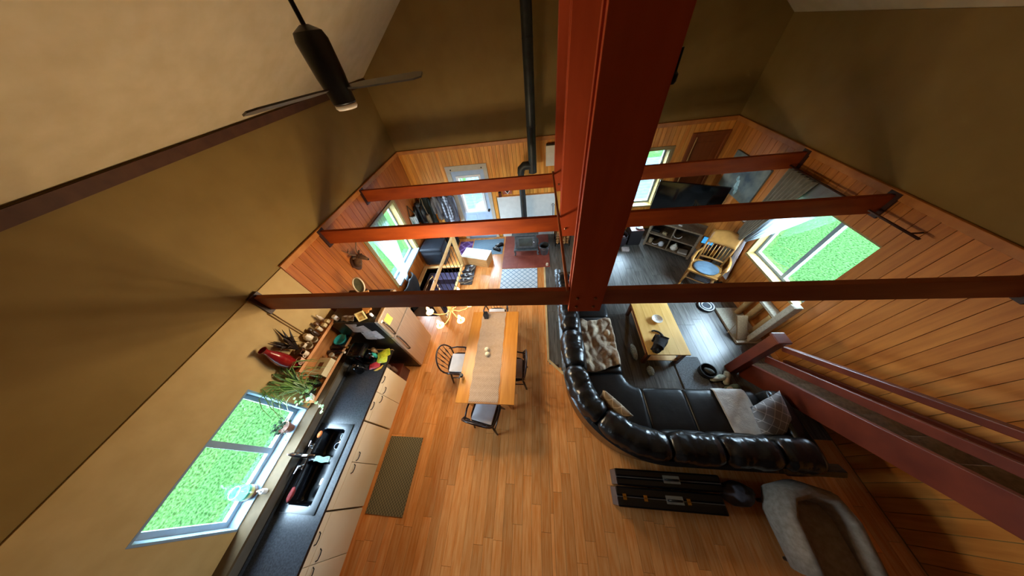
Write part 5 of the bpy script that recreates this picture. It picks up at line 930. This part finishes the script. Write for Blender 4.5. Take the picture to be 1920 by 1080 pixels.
# ------------------------------------------------------------------ stairs to the loft
t = thing('loft_stairs', 'red-brown open stairs with a newel post climbing to the loft on the right', 'stairs', (3.7, .5, 0)); STW = mat('stair_red_wood', '#5e2413', '#74301a', rough=.35, scale=2, stretch=(6, 2, 2)); CARP = mat('beige_tread', '#7a6a52', '#94836a', rough=.9, scale=26)
MB().box(3.22, 1.66, 0, 3.36, 1.80, 1.12, bev=.006).out('newel', STW, t); MB().box(3.205, 1.645, 1.12, 3.375, 1.815, 1.16, bev=.01).out('newel_cap', STW, t)
M = Matrix.Translation((0, 1.66, .02)) @ Matrix.Rotation(math.radians(-43), 4, 'X')
for xx in (3.40, 4.05): MB().box(xx - .025, -3.2, -.05, xx + .025, .0, .25, M, bev=.004).out('stringer', STW, t)
M2 = Matrix.Translation((0, 1.66, .98)) @ Matrix.Rotation(math.radians(-43), 4, 'X'); MB().box(3.365, -3.0, -.04, 3.435, .0, .03, M2, bev=.008).out('handrail', STW, t); M2 = Matrix.Translation((0, 1.66, .62)) @ Matrix.Rotation(math.radians(-43), 4, 'X'); MB().box(3.385, -3.0, -.05, 3.415, .0, .05, M2, bev=.004).out('mid_rail', STW, t)
for k in range(12): MB().box(3.426, 1.50 - .235 * k, .20 + .219 * k, 4.024, 1.75 - .235 * k, .235 + .219 * k, bev=.005).out('tread', CARP, t)
# ------------------------------------------------------------------ right wall: window curtains, painting
t = thing('drape_curtain', 'grey pleated curtain tied back at the far side of the big window', 'curtain', (3.98, 4.1, 1.0)); GC = mat('grey_drape', '#77705f', '#8e8674', rough=.9, scale=8, stretch=(1, 4, 1))
MB().grid(lambda u, v: (3.955 + .03 * math.sin(u * 44) * (1 - .5 * v), 3.50 + .53 * u * (1 - .68 * v) + .42 * v, 2.42 - 1.34 * v), 50, 12, .006).out('drape', GC, t, smooth=True)
MB().lathe([(.05, -.015), (.055, 0), (.05, .015)], (3.98, 4.06, 1.10), 12).out('tieback', GC, t, smooth=True); MB().grid(lambda u, v: (3.99 + .025 * math.sin(u * 30), 3.97 + .22 * u - .05 * v, 1.08 - .86 * v), 26, 8, .006).out('tail', GC, t, smooth=True)
t = thing('sheer_curtain', 'white sheer curtain swept to the far side of the big window', 'curtain', (3.93, 3.8, .2)); MB().grid(lambda u, v: (4.035 + .012 * math.sin(u * 40) * (1 - .6 * v), 3.10 + .95 * u + (3.90 - 3.10 - .95 * u) * v ** 1.3 + .07 * (u - .5), 2.42 - 1.34 * v), 46, 16).out('drape', SHEER, t, smooth=True); MB().grid(lambda u, v: (4.03 + .012 * math.sin(u * 24), 3.86 + .12 * u - .22 * v, 1.08 - .86 * v), 20, 8).out('tail', CLOTHW, t, smooth=True)
t = thing('curtain_rod', 'long dark curtain rod above the big window on the right', 'rod', (3.97, 3.3, 2.44)); MB().tube([(3.97, 2.2, 2.44), (3.97, 4.4, 2.44)], .013, 8).out('pole', mat('dark_bronze', '#3a2018'), t, smooth=True)
for yy in (2.3, 4.34): MB().tube([(3.97, yy, 2.44), (XR - .017, yy, 2.44)], .009, 6).out('bracket', mat('dark_bronze', '#3a2018'), t)
t = thing('cat_figurine', 'small white figurine on a wall bracket beside the grey curtain', 'figurine', (4.06, 4.22, 1.32)); MB().box(4.0, 4.16, 1.31, XR - .018, 4.30, 1.325).out('bracket_shelf', OAK, t); MB().lathe([(.03, 0), (.035, .05), (.02, .09), (.028, .12), (.01, .15)], (4.05, 4.22, 1.326), 12).out('figure', WHITEP, t, smooth=50); mb = MB(); mb.ell((4.05, 4.27, 1.36), (.02, .025, .033), 10, 8); mb.out('small_figure', WHITEP, t, smooth=True)
t = thing('canvas_painting', 'dark grey-teal abstract canvas painting on the right wall', 'painting', (4.07, 4.9, 1.5)); m = mat('murky_canvas', '#3c4a50', '#858a7c', rough=.6, scale=3.2, detail=6); mbox(MB(), mapR, 4.40, 5.42, .02, .055, 1.50, 2.21, .004).out('canvas', m, t)
mb = MB()
for (u, z, a, b) in ((4.92, 1.72, .05, .10), (4.86, 1.62, .04, .08), (4.98, 1.82, .03, .05)): mb.prism([(a * math.cos(k * .628) * (1 + .3 * math.sin(3 * k)), b * math.sin(k * .628)) for k in range(10)], 0, .002, Matrix.Translation((XR - .058, u, z)) @ Matrix.Rotation(PI / 2, 4, 'Y') @ rz(PI / 2))
mb.out('pale_dabs', mat('pale_teal_paint', '#6fa0a4', '#b8ccc8', rough=.6, scale=20), t)
# ------------------------------------------------------------------ tv corner
def cornerM(c, a): return Matrix.Translation(c) @ rz(a)
ta = math.radians(-24); t = thing('television', 'large black flat television angled in the far right corner', 'television', (3.38, 5.17, .872), ta)
MB().box(-.66, -.02, .08, .66, .03, .80, bev=.006).out('panel', BLKG, t, local=True); MB().box(-.645, -.0215, .10, .645, -.0205, .785).out('screen', mat('dark_screen', '#06070a', '#090b0e', rough=.08), t, local=True); MB().box(-.25, -.12, -.055, .25, .12, -.04, bev=.003).out('stand', BLK, t, local=True); MB().box(-.05, -.0, -.041, .05, .028, .09).out('neck', BLK, t, local=True)
ca = math.atan2(4.46 - 5.13, 3.66 - 2.79); t = thing('tv_console', 'grey-brown wooden media console on wheels with two open shelves', 'console', (3.36, 4.98, 0), ca); cw, cdp = .55, .20
MB().box(-cw, -cdp, .77, cw, cdp, .81, bev=.004).out('top', RUSTIC, t, local=True)
for xx in (-cw, cw - .05): MB().box(xx, -cdp, .05, xx + .05, cdp, .769, bev=.003).out('side_panel', RUSTIC, t, local=True)
MB().box(-.012, -cdp + .01, .135, .012, cdp, .769).out('divider', RUSTIC, t, local=True)
for z in (.10, .44): MB().box(-cw + .051, -cdp, z, cw - .051, cdp, z + .032, bev=.003).out('shelf', RUSTIC, t, local=True)
MB().box(-cw + .051, cdp - .012, .133, cw - .051, cdp - .002, .769).out('back_panel', mat('console_back', '#1f1a16', '#2a241e', rough=.7), t, local=True)
for xx in (-cw + .03, cw - .03):
    for yy in (-cdp + .04, cdp - .04): MB().tube([(xx - .012, yy, .025), (xx + .012, yy, .025)], .025, 12).out('wheel', CHROME if yy < 0 and xx < 0 else BLKM, t, local=True)
CM = ROOTM[t.name]
def oncon(x, y, z): return tuple(CM @ Vector((x, y, z)))
cyl_thing('white_dish', 'white round plate propped on the lower left console shelf', 'plate', oncon(-.15, -.12, .133), [(.02, 0), (.055, .02), (.07, .05), (.06, .10), (.03, .13), (.01, .135)], mat('pale_blue_china', '#c4d0dc', '#d8e2ea', rough=.2), 16)
cyl_thing('stone_pot', 'small tan pot on the lower left console shelf', 'pot', oncon(-.42, -.1, .133), [(.045, 0), (.055, .08), (.05, .13), (.04, .13)], mat('tan_stone', '#8f8062', '#a5967a', rough=.7))
cyl_thing('lidded_jar', 'white lidded ginger jar on the lower right console shelf', 'jar', oncon(.15, -.1, .133), [(.05, 0), (.09, .05), (.085, .10), (.05, .125), (.055, .135), (.03, .16), (.015, .165), (.02, .19)], mat('white_china', '#dcdad0', '#e8e6dc', rough=.2), 18)
mb = MB(); M = Matrix.Translation(oncon(.36, -.1, .16)) @ rz(ca + .1); mb.box(-.10, -.08, -.025, .10, .08, .02, M, bev=.004); tag(mb.out('white_tablet_box', mat('pale_box', '#a8a49a', '#b8b4aa', rough=.5)), 'flat pale box on the lower right console shelf', 'box')
mb = MB(); mb.tube([oncon(.10 + .09 * math.cos(a), -.10, .56 + .09 * math.sin(a)) for a in [PI + k * PI / 10 for k in range(11)]], .008, 6); tag(mb.out('headband', WHITEP, smooth=True), 'white curved headband on the upper right console shelf', 'headphones')
mb = MB(); mb.tube([oncon(-.18 + .055 * math.cos(k * .9) * (1 - k * .01), -.1 + .03 * math.sin(k * 2.1), .50 + .03 * math.sin(k * 1.3)) for k in range(26)], .008, 6); tag(mb.out('coiled_cable', mat('tan_cable', '#a39670', '#b8ab86', rough=.6), smooth=True), 'tan coiled cable on the upper left console shelf', 'cable')
mb = MB(); M = Matrix.Translation(oncon(-.40, -.05, .505)) @ rz(ca); mb.box(-.1, -.07, -.03, .1, .07, .03, M, bev=.01); tag(mb.out('set_top_box', BLK), 'dark box at the left of the upper left console shelf', 'box')
mb = MB(); mb.tube([oncon(-.36, -.13, .14), oncon(-.30, -.15, .139), oncon(-.24, -.14, .16), oncon(-.20, -.12, .22)], .007, 6); tag(mb.out('charging_cable', WHITEP, smooth=True), 'white cord trailing along the lower left console shelf', 'cord')
mb = MB(); M = Matrix.Translation(oncon(.05, -.10, .822)) @ rz(ca); mb.box(-.04, -.015, -.011, .04, .015, .008, M, bev=.003); tag(mb.out('remote_control', mat('pale_grey_plastic', '#c8c6c2', '#d6d4d0', rough=.4)), 'small pale remote lying on the console top', 'remote')
# things left of the console
t = thing('subwoofer', 'black box speaker with a reddish top left of the console', 'speaker', (2.58, 5.38, 0)); MB().box(2.42, 5.20, .01, 2.74, 5.56, .47, bev=.008).out('cabinet', mat('black_ash', '#141012', '#1e181a', rough=.5), t); MB().box(2.42, 5.20, .471, 2.74, 5.56, .485).out('top', mat('red_brown_top', '#5e2c20', '#703828', rough=.35), t)
cyl_thing('china_dish', 'white and blue patterned dish on the black box speaker', 'dish', (2.64, 5.32, .486), [(.04, 0), (.08, .02), (.085, .028), (.07, .025), (.02, .008)], mat('white_blue_china', '#e2dcdc', '#7c90a4', rough=.2, scale=22), 16)
t = thing('dark_basket', 'dark purple-brown round basket with pale things in it left of the box speaker', 'basket', (2.24, 5.30, 0)); MB().lathe([(.14, 0), (.17, .08), (.165, .32), (.155, .32), (.15, .1), (.02, .06)], (2.24, 5.30, .001), 18).out('bowl', mat('purple_brown_wicker', '#21161a', '#302126', rough=.6, scale=40, bump=.4), t, smooth=50)
for k, (xx, yy) in enumerate(((2.20, 5.26), (2.28, 5.24), (2.25, 5.35))): mb = MB(); mb.ell((xx, yy, .26), (.045, .045, .045), 10, 8); tag(mb.out('yarn_ball', mat('mauve_yarn', '#7a6468', '#9c868a', rough=.95, scale=30), smooth=True), ('mauve yarn ball in the dark basket, nearest the king post', 'mauve yarn ball in the dark basket, nearest the speaker', 'mauve yarn ball in the dark basket, nearest the wall')[k], 'yarn', 'balls in the dark basket')
mb = MB(); mb.cbox((2.33, 5.02, .03), (.18, .13, .058), R=rz(-.1), bev=.004); tag(mb.out('magazine_stack', mat('pale_print', '#a89c98', '#c4b8b2', rough=.6, scale=20)), 'small pale printed box on the floor before the dark basket', 'box')
mb = MB()
mb.grid(lambda u, v: (2.27 + .21 * u, 5.86 + .02 * math.sin(u * 20), 2.30 - 1.6 * v), 20, 6, .012); tag(mb.out('dark_curtain', mat('dark_drape', '#140c0c', '#1e1313', rough=.9), smooth=True), 'dark curtain panel at the left of the back window', 'curtain')
# ------------------------------------------------------------------ rocking chair and side table
rk = thing('rocking_chair', 'honey oak pressed-back rocking chair with a blue seat cushion', 'chair', (3.59, 3.80, 0), math.radians(141))
MB().prism([(-.25, -.22), (.25, -.22), (.29, .05), (.27, .25), (-.27, .25), (-.29, .05)], .42, .455, bev=0).out('seat', OAK, rk, local=True)
mb = MB(); mb.ell((0, .02, .475), (.24, .22, .03), 18, 8); mb.out('cushion', mat('blue_cushion', '#546c7e', '#6a8496', rough=.9, scale=8), rk, smooth=True, local=True)
for s in (-1, 1):
    MB().tube([(s * .22, -.20, .45), (s * .235, -.27, .75), (s * .25, -.38, 1.14)], [.02, .019, .014], 8).out('back_post', OAK, rk, smooth=True, local=True)
    mb = MB(); mb.tube([(s * .245, -.29, .72), (s * .30, -.08, .71), (s * .31, .14, .70), (s * .29, .24, .685)], [.016, .024, .03, .022], 8, flat=.5); mb.tube([(s * .30, .18, .69), (s * .27, .18, .45)], [.014, .018], 8); mb.tube([(s * .30, .02, .695), (s * .275, .02, .45)], [.009, .011], 6); mb.out('arm', OAK, rk, smooth=True, local=True)
    for yy in (-.17, .19): MB().tube([(s * .22, yy, .42), (s * .245, yy * 1.15, .25), (s * .26, yy * 1.3, .075)], [.018, .024, .015], 8).out('leg', OAK, rk, smooth=True, local=True)
    MB().tube([(s * .26, .46, .085), (s * .26, .30, .045), (s * .26, .0, .022), (s * .26, -.30, .045), (s * .26, -.52, .10)], .02, 8, flat=1.0).out('rocker', OAK, rk, smooth=True, local=True)
    MB().tube([(s * .245, .2, .24), (s * .245, -.18, .24)], .01, 6).out('side_stretcher', OAK, rk, smooth=True, local=True)
MB().tube([(-.25, .22, .22), (.25, .22, .22)], .013, 6).out('front_stretcher', OAK, rk, smooth=True, local=True)
MB().grid(lambda u, v: (-.245 + .49 * u, -.285 - .10 * v - .03 * math.sin(PI * u) - .0, .88 + .24 * v + .05 * math.sin(PI * u) * v), 14, 6, .02).out('crest_rail', OAK, rk, smooth=True, local=True); MB().tube([(-.23, -.225, .55), (0, -.25, .55), (.23, -.225, .55)], .022, 8).out('lower_back_rail', OAK, rk, smooth=True, local=True)
for k in range(7): f = -.17 + k * .057; MB().tube([(f, -.245, .55), (f * 1.05, -.27, .70), (f * 1.05, -.315, .89)], [.009, .011, .008], 6).out('back_spindle', OAK, rk, smooth=True, local=True)
t = thing('side_table', 'small reddish-edged side table between console and rocking chair', 'table', (3.90, 4.36, 0)); MB().box(3.76, 4.22, .565, 4.06, 4.50, .59, bev=.004).out('top', mat('side_table_red', '#7a4636', '#8e5544', rough=.35), t)
for xx in (3.79, 4.03):
    for yy in (4.25, 4.47): MB().box(xx - .015, yy - .015, 0, xx + .015, yy + .015, .564).out('leg', CHAIRW, t)
MB().box(3.78, 4.24, .25, 4.04, 4.48, .265).out('shelf', CHAIRW, t)
t = thing('tablet', 'tablet with a lit blue screen standing on the small side table', 'tablet', (3.83, 4.40, .591)); M = Matrix.Translation((3.82, 4.44, .665)) @ rz(math.radians(-38)) @ Matrix.Rotation(math.radians(-38), 4, 'X'); MB().box(-.12, -.006, -.085, .12, .006, .085, M, bev=.003).out('case', BLK, t)
MB().box(-.105, -.0075, -.07, .105, -.0065, .07, M).out('screen', mat('lit_screen', '#1c6fb0', '#58b8e8', rough=.2, scale=7, emit='#4aa8e6', es=.22), t); MB().box(-.03, .006, -.085, .03, .07, -.06, M).out('prop', BLK, t)
mb = MB(); mb.cbox((3.90, 4.29, .60), (.16, .11, .018), R=rz(.3), bev=.003); tag(mb.out('notebook', mat('dark_blue_book', '#1d2836', '#283648', rough=.5)), 'dark blue notebook lying on the small side table', 'book')
t = thing('floor_slat_grid', 'pale grey slats on the floor under the rocking chair', 'mat', (3.86, 3.90, 0), math.radians(-39)); SL = mat('pale_slat', '#5d6064', '#72767a', rough=.5)  # row of grey slats laid on the floor
mb = MB()
for k in range(7): MB().box(-.20, -.16 + k * .047, .004, .20, -.125 + k * .047, .014).out('slat', SL, t, local=True)
for xx in (-.15, .15): MB().box(xx - .01, -.16, .0, xx + .01, .157, .0038).out('rail', SL, t, local=True)
cushion('floor_cushion', 'dark blue cushion on the floor below the big window', (3.93, 3.50, .075), (.30, .42), .14, mat('dark_blue_cloth', '#16242f', '#22354a', rough=.9), rz(.1), 5)
# ------------------------------------------------------------------ cat tree and cat toy
t = thing('cat_tree', 'beige carpeted cat tree with sisal posts below the big window', 'cat tree', (3.86, 2.62, 0)); CPT = mat('beige_carpet', '#a9a290', '#c4bda9', rough=.98, scale=40, bump=.5, bscale=90); SIS = mat('sisal', '#a5804c', '#c09a62', rough=.9, scale=30, stretch=(1, 1, 8), bump=.5)
MB().box(3.62, 2.22, .0, 4.07, 3.02, .05, bev=.012).out('base', CPT, t); MB().box(3.80, 2.235, .051, 3.93, 2.33, 1.12, bev=.02).out('carpet_post', CPT, t)
for x_, y_, h in ((3.97, 2.90, .60), (3.97, 2.70, .60), (3.97, 2.44, .60)): MB().tube([(x_, y_, .051), (x_, y_, h - .001)], .05, 16).out('sisal_post', SIS, t, smooth=40)
MB().box(3.94, 2.36, .601, 4.09, 2.98, .65, bev=.015).out('platform', CPT, t)
M = Matrix.Translation((3.73, 2.44, .2)) @ Matrix.Rotation(math.radians(42), 4, 'X'); MB().box(-.09, -.20, -.015, .09, .24, .015, M, bev=.005).out('ramp', mat('brown_carpet', '#7a6042', '#8f7352', rough=.95, scale=40), t)
MB().tube([(3.72, 2.60, .33), (3.66, 2.53, .25), (3.60, 2.46, .06)], .004, 5).out('toy_string', CREAMW, t); mb = MB(); mb.ell((3.595, 2.45, .04), (.018, .018, .02), 8, 6); mb.out('toy_ball', CW, t, smooth=True)
t = thing('cat_toy', 'round white double-ring track toy on the dark floor by the cat tree', 'toy', (3.48, 3.085, 0)); MB().lathe([(.15, 0), (.155, .03), (.145, .045), (.02, .04)], (3.48, 3.085, .001), 24).out('base', mat('dark_blue_plastic', '#1c2a38', '#263646', rough=.3), t, smooth=40)
for r in (.135, .085): MB().tube([(3.48 + r * math.cos(k * PI / 14), 3.085 + r * math.sin(k * PI / 14), .05) for k in range(28)], .012, 6, closed=True).out('ring', WHITEP, t, smooth=True)
